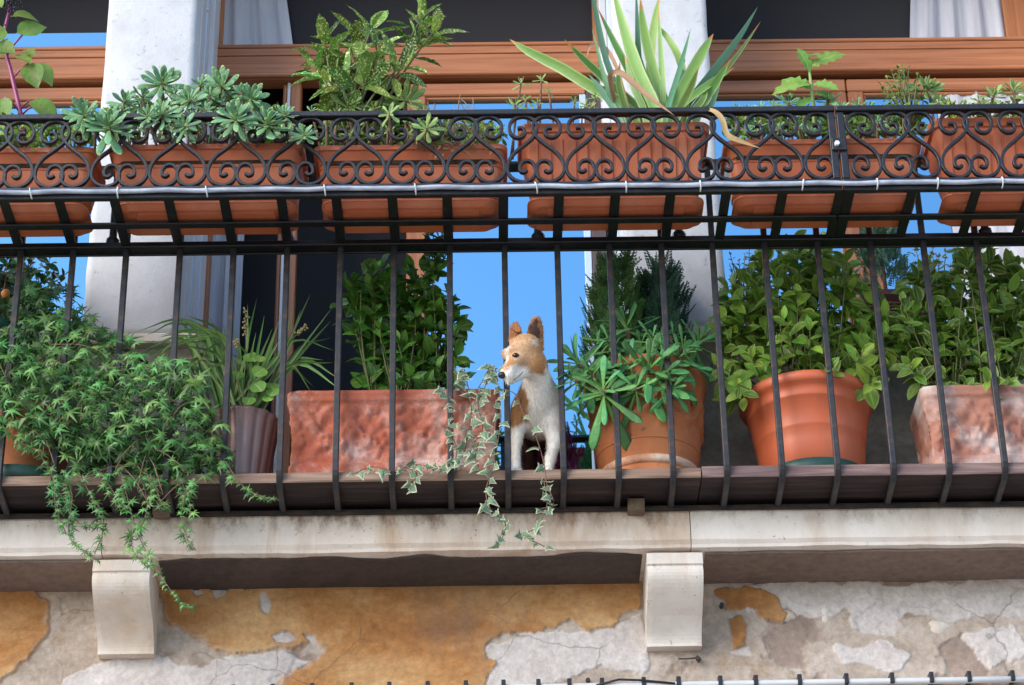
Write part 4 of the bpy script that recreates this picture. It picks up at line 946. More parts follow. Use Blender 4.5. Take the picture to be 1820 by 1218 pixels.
for i, (p, wpx, k) in enumerate(BL):
    n = len(p); dy = rng.uniform(-.09, .10); b0 = -.13+rng.uniform(-.05, .05)
    P3 = [PY(x, y, b0+dy*(j/(n-1))**1.3) for j, (x, y) in enumerate(p)]; bs = P3[0].copy(); P3 = [Vector((bs.x*.7+PY(1165, 210, b0).x*.3, b0, ZR[3]-.03))]+P3
    ribbon('leaf', rt, P3, wpx*PXM*BLW, MT['yucca2' if k else 'yucca'], 14, .16)
ribbon('dead_leaf', rt, [PY(1100, 205, -.15), PY(1088, 165, -.20), PY(1086, 135, -.23), PY(1104, 132, -.25), PY(1135, 158, -.26), PY(1165, 182, -.27), PY(1198, 205, -.275)], 12*PXM, MT['dead'], 18, .4, (.5, 1, 0))
ribbon('dead_leaf', rt, [PY(1225, 200, -.2), PY(1262, 196, -.262), PY(1282, 212, -.278), PY(1292, 240, -.280), PY(1318, 252, -.281), PY(1352, 264, -.282)], 11*PXM, MT['dead'], 24, .3, (.25, 1, 0))
ribbon('dead_leaf', rt, [PY(1120, 200, -.14), PY(1096, 120, -.14), PY(1075, 86, -.13), PY(1050, 82, -.13), PY(1043, 102, -.14)], 8*PXM, MT['dead'], 16, .3, (.5, 1, 0))
# ---------------- boxes 5 and 6
rt = thing('thistle_weed', PY(1446, 246, yb), 'bright green jagged-leaved weed rising above the joint of the baskets', 'weed')
tube('stem', [PY(1447, 246, -.15), PY(1446, 190, -.16), PY(1440, 140, -.16), PY(1436, 96, -.15)], [.006,.0055,.004,.002], MT['weed'], rt, 7)
for a, b, L in (((1440,130),(1425,86),52), ((1440,120),(1492,84),60), ((1442,150),(1372,152),76), ((1443,150),(1488,152),50), ((1444,160),(1400,130),48), ((1445,165),(1492,172),52), ((1437,105),(1450,80),28), ((1446,175),(1415,190),36)):
    A = PY(*a, -.16); B = PY(*b, -.18+rng.uniform(-.05, .03)); leaf('weed', rt, A, B-A+Vector((0,0,.01)), LOOK+rv(.25), L*PXM*1.1, 1.1)
ros('sedum_clump', 'row of small rosettes around the bright green weed', 'succulent', [(1402,180,24),(1470,176,21),(1525,186,17),(1352,190,12),(1330,194,11),(1375,188,13),(1498,190,14),(1430,192,14),(1310,192,11),(1420,225,12),(1345,222,14),(1385,228,13),(1330,232,12),(1440,230,12)], 'sedum', -.165, ZR[4], n=18, nmin=12)
ros('sedum_clump', 'low rosettes just right of the basket joint', 'succulent', [(1545,190,12),(1560,215,14),(1585,228,12),(1532,228,12),(1605,195,12),(1575,190,10)], 'sedum', -.16, ZR[4], n=16, nmin=12)
bush(thing('trailing_greenery', PY(1370, 248, -.13), 'low dark greenery behind the scrolls of the box by the joint', 'plant'), [(1292,205),(1470,200),(1470,240),(1300,245)], [PY(1340, 250, -.13), PY(1430, 250, -.13)], -.17, -.06, 26, 'euon3', .022, .034, 3, 320, .010)
bush(thing('trailing_greenery', PY(1570, 246, -.13), 'low dark greenery right of the basket joint', 'plant'), [(1510,205),(1640,200),(1640,238),(1510,240)], [PY(1540, 248, -.13), PY(1610, 248, -.13)], -.17, -.06, 20, 'euon3', .022, .034, 3, 320, .010)
ros('sedum_clump', 'one big pale green rosette above the right-hand basket', 'succulent', [(1652,156,31),(1668,182,15)], 'sedum2', -.16, ZR[5], n=26)
ros('sedum_clump', 'pair of green rosettes near the right edge of the picture', 'succulent', [(1766,168,23),(1803,158,24),(1740,178,12),(1835,170,22)], 'sedum2', -.16, ZR[5], n=20)
bush(thing('feathery_weed', PY(1612, 215, -.13), 'wiry small-leaved weed left of the pale green rosette', 'weed'), [(1565,150),(1600,112),(1640,125),(1650,170),(1620,200),(1580,190)], [PY(1620, 222, -.13)], -.2, -.08, 26, 'euon3', .014, .024, 4, 0, .014)
bush(thing('feathery_weed', PY(1700, 205, -.13), 'thin trailing weed between the rosettes of the right-hand basket', 'weed'), [(1672,172),(1720,178),(1732,205),(1690,210)], [PY(1690, 212, -.14)], -.26, -.14, 12, 'fern', .010, .016, 4, 0, .014)
bush(thing('trailing_greenery', PY(1780, 208, -.13), 'low green sprigs in the tall box at the right end', 'plant'), [(1680,185),(1840,180),(1840,205),(1680,210)], [PY(1760, 212, -.13)], -.16, -.06, 16, 'euon3', .016, .024, 3, 120, .010)
bush(thing('trailing_greenery', PY(80, 265, -.13), 'low dark greenery along the rim of the far left box', 'plant'), [(-20,215),(20,210),(95,225),(165,232),(165,262),(-20,262)], [PY(40, 268, -.13), PY(130, 268, -.13)], -.17, -.06, 26, 'euon3', .022, .034, 3, 340, .010)
bush(thing('trailing_greenery', PY(640, 258, -.13), 'dark leafy filler under the speckled shrub', 'plant'), [(568,190),(700,185),(740,225),(720,255),(575,258)], [PY(600, 262, -.13), PY(690, 262, -.13)], -.15, -.05, 26, 'euon3', .02, .032, 3, 300, .012)
# ================================================================== on the shelf
def P0(px, py, Y=.0): return PY(px, py, Y)
def leafpot_soil(root, cx, cy, r, z): lathe('soil', [(r*.98, z-.02), (r, z), (r*.5, z+.006), (.004, z+.008)], cx, cy, MT['soil'], root, 24)
# ---- ivy pot (mostly hidden)
cy = .17; cx = PY(60, 800, .04).x
pot = thing('terracotta_pot', (cx-.05, cy, ZPL), 'orange clay pot almost hidden behind the hanging ivy', 'pot')
lathe('body', [(.085, ZPL+.022), (.09, ZPL+.03), (.125, ZPL+.19), (.14, ZPL+.195), (.142, ZPL+.225), (.13, ZPL+.225), (.12, ZPL+.2)], cx-.05, cy, MT['clay'], pot, 40)
leafpot_soil(pot, cx-.05, cy, .12, ZPL+.2)
lathe('saucer', [(.13, ZPL+.001), (.135, ZPL+.004), (.155, ZPL+.034), (.15, ZPL+.036), (.128, ZPL+.012)], cx-.05, cy, MT['greenp'], pot, 40)
iv = thing('ivy_plant', (cx, cy, ZPL+.22), 'great mass of narrow-lobed ivy spilling down the left end of the balcony', 'ivy'); fl = Stuff(); st = MB()
poly = [(-30,590),(60,560),(140,560),(205,585),(255,635),(335,635),(365,690),(388,760),(418,830),(340,872),(250,858),(180,850),(130,815),(60,780),(-30,775)]
cnt = 0
def ivleaf(p, big=False, down=.6):
    global cnt
    d = Vector((rng.gauss(0, .7), -.35, -down+rng.gauss(0, .45))); n = LOOK+rv(.38); s = rng.choice((rng.uniform(15, 26), rng.uniform(22, 34), rng.uniform(30, 42)))*PXM
    if cnt < 290 and big: leaf('ivy', iv, p, d, n, s); cnt += 1
    else: fl.leaf('ivy', p, d, n, s)
for i, (px, py) in enumerate(spread(poly, 200, 8)):
    Y = .02-.085*math.sin(math.pi*min(1, max(0, (py-560)/290)))+rng.uniform(-.02, .02); ivleaf(PY(px, py, Y), True)
for i in range(1450):
    px, py = sample(poly); base_y = .02-.07*math.sin(math.pi*min(1, max(0, (py-560)/290))); ivleaf(PY(px, py, base_y+rng.uniform(-.02, .15)))
for i in range(160):                               # upward shoots at the back left
    px, py = sample([(60,480),(110,505),(160,560),(120,600),(40,600),(30,540)]); ivleaf(PY(px, py, rng.uniform(.02, .12)), False, .2)
strands = [[(110,835),(128,880),(122,930),(128,962),(178,1000)], [(140,840),(170,900),(182,945),(168,985)], [(60,790),(95,850),(98,900),(118,950)], [(215,840),(225,880),(240,935),(262,985),(290,1030),(318,1068),(340,1076)], [(250,845),(262,900),(248,945)], [(320,850),(338,900),(330,950),(348,978)], [(400,820),(430,862),(458,880),(492,888)], [(350,850),(330,880),(320,925)], [(180,840),(205,880),(230,910)], [(90,830),(108,880),(140,930),(190,930)], [(275,850),(285,890),(300,905)], [(45,760),(40,790),(70,800)], [(120,700),(100,760),(70,770),(30,790)], [(240,930),(235,975),(262,1010)]]
for s_ in strands:
    n = len(s_); p3 = [PY(x, y, -.035-.01*j) for j, (x, y) in enumerate(s_)]; pa = catmull(p3, 5)
    v, f = tubevf(pa, .0013, 4); st.add(v, f)
    L = sum((pa[i+1]-pa[i]).length for i in range(len(pa)-1)); k = int(L/.011)
    for j in range(k):
        t = j/k*(len(pa)-1); i = int(t); p = pa[i].lerp(pa[min(i+1, len(pa)-1)], t-i); d = Vector((rng.choice((-1, 1))*rng.uniform(.4, 1), -.25, -rng.uniform(.2, 1))); s = rng.uniform(15, 30)*PXM*(1-.35*j/k)
        if cnt < 296 and j % 3 == 0: leaf('ivy', iv, p, d, LOOK+rv(.3), s); cnt += 1
        else: fl.leaf('ivy', p, d, LOOK+rv(.3), s)
for i in range(26):
    a = sample(poly); b = (a[0]+rng.gauss(0, 60), a[1]+rng.uniform(10, 80)); v, f = tubevf(catmull([PY(*a, -.01), PY((a[0]+b[0])/2, (a[1]+b[1])/2-10, -.05), PY(*b, -.055)], 4), .0013, 4); st.add(v, f)
st.build('vines', MT['bark'], iv); fl.build('foliage', iv)
# ---- citrus at the back left
rt = thing('citrus_shrub', PY(-20, 600, .26), 'dark glossy citrus shrub with a small orange fruit at the left edge', 'shrub')
bush(rt, [(-40,450),(40,446),(92,452),(115,492),(100,520),(60,560),(-40,580)], [PY(-20, 620, .26), PY(10, 620, .28)], .12, .30, 34, 'citrus', .035, .05, 4, 120, .018, 'bark')
c = PY(10, 522, .10); lathe('fruit', [(.002, c.z-.012), (.008, c.z-.010), (.012, c.z-.003), (.0122, c.z+.003), (.008, c.z+.010), (.002, c.z+.012)], c.x, c.y, MT['fruit'], rt, 20)
tub = thing('plant_tub', (PY(10, 640, .27).x, .27, ZPL), 'dark green plastic tub behind the ivy under the citrus', 'pot'); cxx = PY(-30, 640, .27).x
zt_ = PY(20, 574, .17).z; lathe('body', [(.10, ZPL), (.13, zt_-.03), (.145, zt_-.028), (.147, zt_), (.135, zt_), (.125, zt_-.03)], cxx, .27, MT['greenp'], tub, 32); leafpot_soil(tub, cxx, .27, .125, zt_-.02)
# ---- garden spotlight and cable
c = PY(128, 585, .10); sp_ = thing('spotlight', (c.x, .10, c.z), 'small black spotlight with a pale lens poking out of the ivy', 'spotlight')
d = Vector((.15, -.5, .8)).normalized(); v, f = tubevf([c-d*.03, c-d*.01, c+d*.012, c+d*.014], [.008,.0125,.0135,.012], 14); wob('housing', v, f, MT['black'], sp_, True)
v, f = tubevf([c+d*.0142, c+d*.018], [.0118,.008], 14); wob('lens', v, f, MT['steel'], sp_, True)
tube('spike', [c-d*.028, c+Vector((.002, .02, -.12)), Vector((c.x, .14, ZPL+.2))], .004, MT['black'], sp_, 6)
rod = thing('cable_lead', PY(200, 612, .14), 'black plug and clear lead in front of the left stone pillar', 'cable')
tube('lead', [PY(132, 592, .11), PY(160, 600, .13), PY(192, 610, .14)], .0045, MT['tube'], rod, 8); tube('plug', [PY(190, 610, .14), PY(198, 612, .14), PY(200, 614, .14), PY(222, 622, .14), PY(245, 634, .15), PY(280, 660, .2)], [.0075,.0075,.005,.005,.007,.004], MT['black'], rod, 8)
# ---- fluted brown pot with grass and geranium
cy = .125; a_ = PY(362, 735, cy).x; b_ = PY(497, 735, cy).x; cx = (a_+b_)/2; R1 = (b_-a_)/2; zr = PY(430, 722, cy-R1).z
pot = thing('fluted_pot', (cx, cy, ZPL), 'brown fluted metal pot with a scalloped rim beside the ivy', 'pot')
def flute(r, z, a): return r*(1+.05*abs(math.sin(a*9))+(.012*math.sin(a*22) if z > zr-.012 else 0))
H = zr-ZPL
lathe('body', [(R1*.70, ZPL+.004), (R1*.73, ZPL+.006), (R1*.745, ZPL+.03), (R1*.80, ZPL+H*.35), (R1*.88, ZPL+H*.65), (R1*.95, zr-.02), (R1*1.0, zr-.006), (R1*1.02, zr), (R1*.99, zr), (R1*.93, zr-.02), (R1*.9, zr-.04)], cx, cy, MT['fluted'], pot, 132, flute)
lathe('foot', [(R1*.60, ZPL), (R1*.66, ZPL+.001), (R1*.66, ZPL+.006), (R1*.6, ZPL+.0062)], cx, cy, MT['fluted'], pot, 40)
leafpot_soil(pot, cx, cy, R1*.92, zr-.025)
rt = thing('grass_plant', (cx, cy, zr-.03), 'arching dark grass growing from the fluted brown pot', 'grass')
GB = [((242,590),(330,570)), ((238,640),(320,600)), ((250,625),(330,598)), ((300,560),(370,590)), ((330,560),(390,590)), ((350,600),(390,640)), ((552,522),(500,640)), ((548,530),(490,650)), ((592,545),(520,640)), ((590,600),(530,620)), ((600,672),(540,640)), ((575,640),(520,640)), ((440,540),(440,620)), ((395,570),(410,640)), ((370,560),(400,620)), ((470,560),(455,640)), ((300,620),(360,600)), ((320,680),(360,640)), ((330,610),(385,610)), ((500,560),(470,640)), ((350,640),(390,650)), ((500,600),(470,650)), ((560,690),(510,650)), ((380,590),(410,640)), ((345,580),(398,600)), ((325,650),(370,630)), ((415,580),(425,640)), ((455,590),(445,650)), ((280,600),(360,590)), ((390,600),(408,650)), ((425,600),(428,650)), ((310,590),(380,600)), ((520,600),(480,650)), ((365,610),(400,650))]
for (tp, md) in GB+[((t[0]+rng.gauss(0, 16), t[1]+rng.gauss(0, 14)+12), (m_[0]+rng.gauss(0, 8), m_[1]+rng.gauss(0, 8))) for t, m_ in GB]:
    b0 = Vector((cx+rng.gauss(0, .025), cy+rng.gauss(0, .02), zr-.03)); Yt = cy+rng.uniform(-.12, .08)
    ribbon('blade', rt, [b0, b0.lerp(PY(*md, cy+(Yt-cy)*.4), .55)+Vector((0,0,.006)), PY(*md, cy+(Yt-cy)*.5), PY(*tp, Yt)], rng.uniform(4.5, 8)*PXM, MT['grass'], 12, .3, (.7, 1, 0))
rt = thing('geranium_seedling', (cx+.02, cy-.05, zr-.02), 'round-leaved seedlings in front of the grass in the fluted pot', 'plant')
mb = MB()
for (px, py, s) in ((438,640,30), (470,665,28), (424,668,22), (452,692,30), (480,690,26), (462,640,18), (488,700,24), (470,710,22), (445,715,24), (420,645,16)):
    p = PY(px, py, cy-.075+rng.uniform(-.02, .02)); v, f = tubevf(catmull([Vector((cx+.01, cy-.05, zr-.02)), (p+Vector((cx, cy, zr)))/2+Vector((0,-.02,.01)), p], 3), .0012, 4); mb.add(v, f)
    leaf('round', rt, p+Vector((0,0,s*PXM*.4)), Vector((rng.gauss(0, .4), -.4, -.7)), LOOK+Vector((0,0,.2))+rv(.25), s*PXM)
mb.build('stalks', MT['stem'], rt)
rt = thing('seed_stalks', (cx, cy, zr-.03), 'two thin stalks with tan flower heads above the fluted pot', 'plant')
for path in ([(440,700),(436,640),(437,556)], [(470,700),(500,640),(518,605),(540,585)], [(430,700),(424,640),(420,608)]):
    p3 = [PY(x, y, cy-.03-.01*k) for k, (x, y) in enumerate(path)]; p3[0] = Vector((cx, cy, zr-.03)); pa = catmull(p3, 6); tube('stalk', pa, .0013, MT['stem'], rt, 4); mb = MB()
    for k in range(30):
        q = pa[-1-rng.randrange(0, 4)]+rv(.0045); v, f = tubevf([q, q+Vector((0,0,.003)), q+Vector((0,0,.006))], [.001,.0032,.001], 5); mb.add(v, f)
    mb.build('flower_head', MT['seed'], rt)
# ---- relief boxes
def relief_box(px0, px1, pyt, pyb, yf, depth, mat, label, seed, front_grid=(96, 40)):
    zb = ZPL+.001; zt2 = PY((px0+px1)/2, pyt, yf).z; xa = PY(px0, (pyt+pyb)/2, yf).x; xb = PY(px1, (pyt+pyb)/2, yf).x; cx = (xa+xb)/2; hx = (xb-xa)/2; H = zt2-zb
    t = thing('relief_planter', (cx, yf+depth/2, zb), label, 'planter', 'terracotta boxes with moulded garlands')
    def hgt(u, q, side=False):
        e = .0; wq = max(0, min(1, (q-.15)/.06))*max(0, min(1, (.86-q)/.08)); g = .0
        if q > .86: e += .009*min(1, (q-.86)/.03)-(.004 if .915 < q < .945 else 0)
        if q < .13: e += .007
        elif .13 <= q < .17: e += -.001
        if .17 < q < .84:
            wn = mn.fractal(Vector((u*9+seed, q*4, 2.2)), 1, 2, 3)
            for j in range(5):                     # rosettes and hanging scrolls
                uc = (j+.5)/5; du = (u-uc)*5
                if abs(du) < .5:
                    sw = .50+.13*math.cos(2*math.pi*du); g += .0065*math.exp(-((q-sw)/.05)**2)*(.55+.6*abs(math.sin(u*140+q*25)))
                    rr = math.hypot(du*.75, (q-.62)*1.1); g += .010*math.exp(-(rr/.075)**2)*(.75+.25*math.cos(rr*110)); rr = math.hypot((abs(du)-.33)*.75, (q-.42)*1.1); g += .006*math.exp(-((rr-.085)/.03)**2)
            g += .0045*math.sin(u*62+5*wn)*math.sin(q*24+4*wn)
            g += .005*mn.fractal(Vector((u*22+seed, q*10, seed)), .8, 2, 5); e += g*wq
        e += .0022*mn.fractal(Vector((u*9, q*5, seed+3)), 1, 2, 3); return e
    nx, nz = front_grid; v = []; f = []
    per = [('f', i/nx) for i in range(nx+1)]; ny = 24
    ring = []
    for i in range(nx+1): ring.append((xa+2*hx*i/nx, yf, 0, -1, i/nx))
    for i in range(1, ny): ring.append((xb, yf+depth*i/ny, 1, 0, .13+i/ny*.38))
    for i in range(nx+1): ring.append((xb-2*hx*i/nx, yf+depth, 0, 1, i/nx))
    for i in range(1, ny): ring.append((xa, yf+depth-depth*i/ny, -1, 0, .13+i/ny*.38))
    m = len(ring)
    for j in range(nz+1):
        q = j/nz; bul = .012*math.sin(math.pi*min(1, q/.8))*0+.004*math.cos(q*7)
        for (x, y, nx_, ny_, u) in ring:
            ed = min(1, min(u, 1-u)*25) if ny_ else 1
            sc = 1-.035*(1-q)
            e = hgt(u, q)*(.35+.65*ed)*(1 if ny_ else .5)+bul-.012*math.sin(math.pi*q)*(1-ed)*.6
            v.append((cx+(x-cx)*sc+nx_*e, yf+depth/2+(y-yf-depth/2)*sc+ny_*e, zb+H*q))
    for j in range(nz):
        for k in range(m): k2 = (k+1) % m; f.append((j*m+k, j*m+k2, (j+1)*m+k2, (j+1)*m+k))
    b = len(v)                                      # rim turned inwards
    for (x, y, nx_, ny_, u) in ring: v.append((cx+(x-cx)*(1-.02/hx), yf+depth/2+(y-yf-depth/2)*.8, zb+H))
    for (x, y, nx_, ny_, u) in ring: v.append((cx+(x-cx)*(1-.03/hx), yf+depth/2+(y-yf-depth/2)*.75, zb+H-.03))
    for o_ in (nz*m, b):
        o2 = b if o_ != b else b+m
        for k in range(m): k2 = (k+1) % m; f.append((o_+k, o_+k2, o2+k2, o2+k))
    f.append(tuple(range(m))[::-1])
    wob('body', v, f, mat, t, True); loft('soil', [(zb+H-.06, hx-.03, depth*.37, .02), (zb+H-.02, hx-.028, depth*.375, .02)], cx, yf+depth/2, MT['soil'], t)
    return t, zb+H
t_, zrk = relief_box(513, 884, 697, 842, .035, .20, MT['relief'], 'long red terracotta box with moulded garlands and whitish bloom', 1.7)
rt = thing('euonymus_shrub', PY(720, 697, .13), 'upright dark green shrub in the long red terracotta box', 'shrub')
bush(rt, [(622,560),(626,498),(668,470),(705,476),(742,478),(775,486),(800,520),(818,580),(812,640),(800,690),(650,690),(640,610)], [Vector((PY(x, 697, .12).x, y, zrk-.02)) for x, y in ((670,.12),(710,.10),(745,.13),(780,.14))], .05, .20, 40, 'euon', .052, .070, 4, 420, .024)
rt = thing('climbing_sprig', PY(770, 560, .12), 'thin leafy shoot climbing above the upright shrub to the basket', 'plant')
bush(rt, [(752,430),(765,405),(790,408),(802,440),(790,470),(768,480),(756,455)], [PY(770, 500, .10)], .04, .10, 9, 'euon', .034, .046, 4, 0, .016)
vi = thing('variegated_ivy', PY(850, 697, .06), 'white-edged ivy trailing from the red box over the plank', 'ivy'); st = MB()
VS = [([(790,692),(806,720),(800,760),(812,800),(806,826)], -.012), ([(860,690),(850,720),(858,760),(846,800),(850,830)], -.014), ([(800,690),(822,655),(830,680),(838,720),(832,765),(826,800),(812,828)], -.012), ([(812,828),(770,830),(735,826),(700,836),(660,830),(630,842)], -.006), ([(850,690),(876,650),(886,690),(890,740),(884,790),(876,830),(864,872),(872,905),(898,930),(890,965)], -.02), ([(880,690),(915,700),(930,735),(950,770),(966,820),(972,860),(984,895),(962,905)], -.02), ([(966,850),(972,900),(950,940),(928,950),(968,972)], -.022), ([(830,700),(856,700),(870,660),(884,655)], .0), ([(740,826),(738,850),(728,864)], -.012), ([(826,760),(848,790),(842,815)], -.012)]
for s_, Yv in VS:
    p3 = [PY(x, y, Yv-.012*(1 if 0 < j else -2)) for j, (x, y) in enumerate(s_)]; pa = catmull(p3, 6); v, f = tubevf(pa, .0013, 4); st.add(v, f)
    L = sum((pa[i+1]-pa[i]).length for i in range(len(pa)-1)); k = max(3, int(L/(.040 if Yv == -.02 and s_[0][0] == 880 else .019)))
    for j in range(k+1):
        t = j/(k+.001)*(len(pa)-1); i = int(t); p = pa[i].lerp(pa[min(i+1, len(pa)-1)], t-i); leaf('vivy', vi, p, Vector((rng.choice((-1,1))*rng.uniform(.2, 1), -.35, -rng.uniform(.2, 1))), Vector((0,-.95,.0))+rv(.42), rng.uniform(15, 28)*PXM)
st.build('vines', MT['bark'], vi)
# ---- purple flowers behind the dog
rt = thing('purple_flowers', PY(990, 838, .27), 'dark purple flower spikes low behind the dog', 'flowers')
for px, py in spread([(958,790),(972,770),(1000,760),(1012,790),(1030,815),(1022,842),(962,842)], 46): p = PY(px, py, rng.uniform(.20, .28)); leaf('heather', rt, p, Vector((rng.gauss(0, .3), -.1, 1)), LOOK+rv(.5), rng.uniform(22, 34)*PXM)
mb = MB()
for x in (970, 985, 1000, 1015): v, f = tubevf([PY(x, 900, .26), PY(x, 840, .25), PY(x+4, 790, .24)], .002, 4); mb.add(v, f)
mb.build('stems', MT['bark'], rt)
lathe('pot', [(.05, ZPL), (.055, ZPL+.002), (.07, ZPL+.085), (.075, ZPL+.09), (.068, ZPL+.09)], PY(990, 840, .27).x, .27, MT['clay'], rt, 28)
# ---- ornate round pot with rosettes
cy = .175; a_ = PY(1036, 690, cy).x; b_ = PY(1254, 672, cy).x; cx = (a_+b_)/2; R = (b_-a_)/2; zr = PY(1150, 668, cy).z-.022; H = zr-ZPL
pot = thing('ornate_pot', (cx, cy, ZPL), 'round orange clay pot with moulded garlands under the big rosettes', 'pot')
def orn(r, z, a):
    q = (z-ZPL)/H; e = 0
    if .36 < q < .86:
        for j in range(6):
            da = (a-j*math.pi/3-.2+math.pi) % (2*math.pi)-math.pi
            e += .009*math.exp(-((da/.13)**2+((q-.62)/.14)**2))*(1+.45*math.sin(q*75)*math.cos(da*40))
            sw = .72-.22*max(0, 1-(da/.52)**2); e += (.010 if abs(da) < .52 else 0)*math.exp(-((q-sw)/.03)**2)*(.7+.5*abs(math.sin(a*30)))
        e += .002*mn.fractal(Vector((math.cos(a)*9, math.sin(a)*9, q*9)), 1, 2, 4)
    return r+e
prof = [(R*.82, ZPL+.001), (R*.84, ZPL+.004), (R*.83, ZPL+.012), (R*.79, ZPL+H*.07), (R*.76, ZPL+H*.11), (R*.755, ZPL+H*.15), (R*.76, ZPL+H*.19)]
lathe('moulding', [(R*.762, ZPL+H*.105), (R*.80, ZPL+H*.112), (R*.822, ZPL+H*.13), (R*.822, ZPL+H*.155), (R*.80, ZPL+H*.172), (R*.763, ZPL+H*.178)], cx, cy, reliefmat('limed_clay', (.44,.15,.06), (.52,.24,.12), (.70,.58,.46), .38, .58), pot, 64)
lathe('moulding', [(R*.80, ZPL+H*.30), (R*.838, ZPL+H*.306), (R*.842, ZPL+H*.318), (R*.81, ZPL+H*.326)], cx, cy, MT['claypot'], pot, 64)
for k in range(1, 30):
    t = k/30; prof.append((R*(.765+.185*t**.9+.022*math.sin(t*7.5)), ZPL+H*(.19+.67*t)))
prof += [(R*.98, ZPL+H*.88), (R*1.0, ZPL+H*.9), (R*1.0, ZPL+H*.97), (R*.985, zr), (R*.92, zr), (R*.9, zr-.03)]
lathe('body', prof, cx, cy, MT['claypot'], pot, 160, orn); leafpot_soil(pot, cx, cy, R*.91, zr-.02)
rt = thing('aeonium_plant', (cx, cy, zr-.02), 'big plant of narrow-leaved green rosettes spilling over the ornate pot', 'succulent')
for (px, py, r, Y, axx) in ((1113,575,58,.10,(-.1,-.5,.8)), (1026,644,60,.03,(-.55,-.6,.5)), (1071,690,60,-.03,(-.15,-.8,.25)), (1153,654,70,-.0,(.1,-.85,.35)), (1207,633,52,.03,(.3,-.75,.5)), (1243,604,48,.10,(.5,-.5,.6)), (1104,658,40,.0,(-.1,-.8,.4)), (1176,604,34,.08,(.1,-.6,.7)), (1196,592,32,.12,(.2,-.4,.8)), (1060,610,36,.08,(-.3,-.5,.7)), (1140,612,34,.06,(0,-.7,.6)), (1225,650,40,.04,(.5,-.7,.2)), (1050,665,40,.0,(-.4,-.8,.1)), (1130,690,44,-.01,(0,-.9,.0)), (1090,620,44,.05,(-.2,-.7,.5)), (1175,668,50,.0,(.2,-.9,.1)), (1020,675,40,.0,(-.6,-.7,.1)), (1195,690,40,.0,(.4,-.85,.0)), (1120,640,44,.0,(0,-.85,.3)), (1160,600,40,.03,(.1,-.7,.5)), (1080,600,40,.04,(-.2,-.7,.5)), (1215,615,40,.03,(.4,-.7,.4)), (1185,640,44,.0,(.2,-.85,.2))):
    c = PY(px, py, Y); rosette(rt, c, Vector((axx[0]*1.1, axx[1]-.12, axx[2]-.02)), r*PXM*1.55, 24 if r > 60 else (18 if r > 45 else 11), 'aeonium', Vector((cx+(c.x-cx)*.3, cy+(Y-cy)*.3, zr-.02)), 10, 128, sr=.007)
# ---- conifers behind
def conifer(name, label, apex, bot, wpx, Y, kind, n, parent=None, lo=26, hi=44):
    root = thing(name, PY(*bot, Y), label, 'conifer'); A = PY(*apex, Y); B = PY(*bot, Y)
    tube('trunk', [B, B.lerp(A, .5), A], [.006,.005,.0015], MT['bark'], root, 6)
    for i in range(n):
        t = (i/n)**.8; c = B.lerp(A, .06+.94*t); a = i*2.4; rad = wpx*PXM*(1-t)**.5*.62*rng.uniform(.35, 1.0)+.006; p = c+Vector((math.cos(a)*rad, math.sin(a)*rad*.8, rng.gauss(0, .01)))
        leaf(kind, root, p, Vector((math.cos(a)*.55, math.sin(a)*.55, 1))+rv(.22), Vector((math.cos(a), math.sin(a), .3))+rv(.3), rng.uniform(lo, hi)*PXM*1.25)
    return root
conifer('small_conifer', 'feathery green conifer behind the ornate pot', (1098, 478), (1090, 720), 108, .24, 'conif', 280)
conifer('small_conifer', 'darker bluish conifer right of the feathery one behind the ornate pot', (1178, 490), (1165, 720), 100, .28, 'conif2', 260)
for px, yy, lb_ in ((1090, .24, 'feathery'), (1160, .28, 'bluish')):
    p = PY(px, 700, yy); o = thing('nursery_pot', (p.x, yy, ZPL), f'plastic nursery pot of the {lb_} conifer behind the ornate pot', 'pot', 'hidden nursery pots'); lathe('body', [(.05, ZPL), (.065, p.z-.01), (.07, p.z), (.06, p.z), (.005, p.z-.005)], p.x, yy, MT['greenp'], o, 24)
# ---- plain pot
cy = .195; zr = PY(1432, 668, cy).z; a_ = PY(1312, 700, cy).x; b_ = PY(1553, 700, cy).x; cx = (a_+b_)/2; R = (b_-a_)/2; zb = ZPL+.030; zr = PY(1432, 655, cy-R).z; H = zr-zb
pot = thing('plain_pot', (cx, cy, ZPL), 'large plain orange plastic pot with a rolled rim', 'pot')
lathe('body', [(R*.70, zb), (R*.73, zb+.003), (R*.775, zb+H*.3), (R*.792, zb+H*.40), (R*.797, zb+H*.405), (R*.797, zb+H*.418), (R*.80, zb+H*.42), (R*.803, zb+H*.445), (R*.808, zb+H*.45), (R*.808, zb+H*.46), (R*.87, zb+H*.74), (R*.885, zb+H*.745), (R*.89, zb+H*.77), (R*.893, zb+H*.80), (R*.91, zb+H*.875), (R*.965, zb+H*.885), (R*.995, zb+H*.92), (R*1.0, zb+H*.96), (R*.985, zr-.002), (R*.96, zr), (R*.93, zr-.004), (R*.9, zr-.04)], cx, cy, MT['tcpot'], pot, 72); leafpot_soil(pot, cx, cy, R*.91, zr-.03)
lathe('saucer', [(R*.70, ZPL+.005), (R*.74, ZPL+.006), (R*.80, ZPL+.044), (R*.785, ZPL+.045), (R*.72, ZPL+.028)], cx, cy, MT['greenp'], pot, 56)
rt = thing('euonymus_shrub', (cx, cy, zr-.03), 'full yellow-green shrub in the plain orange pot', 'shrub')
bush(rt, [(1282,640),(1284,560),(1296,510),(1340,462),(1378,440),(1410,426),(1440,450),(1478,436),(1510,470),(1546,520),(1580,560),(1578,640),(1556,690),(1520,668),(1440,655),(1345,664),(1310,720),(1282,700)], [Vector((cx+dx, cy+dy, zr-.03)) for dx, dy in ((0,0),(.06,-.03),(-.06,-.02),(0,-.06))], .0, .26, 40, 'euon2', .050, .068, 4, 800, .024)
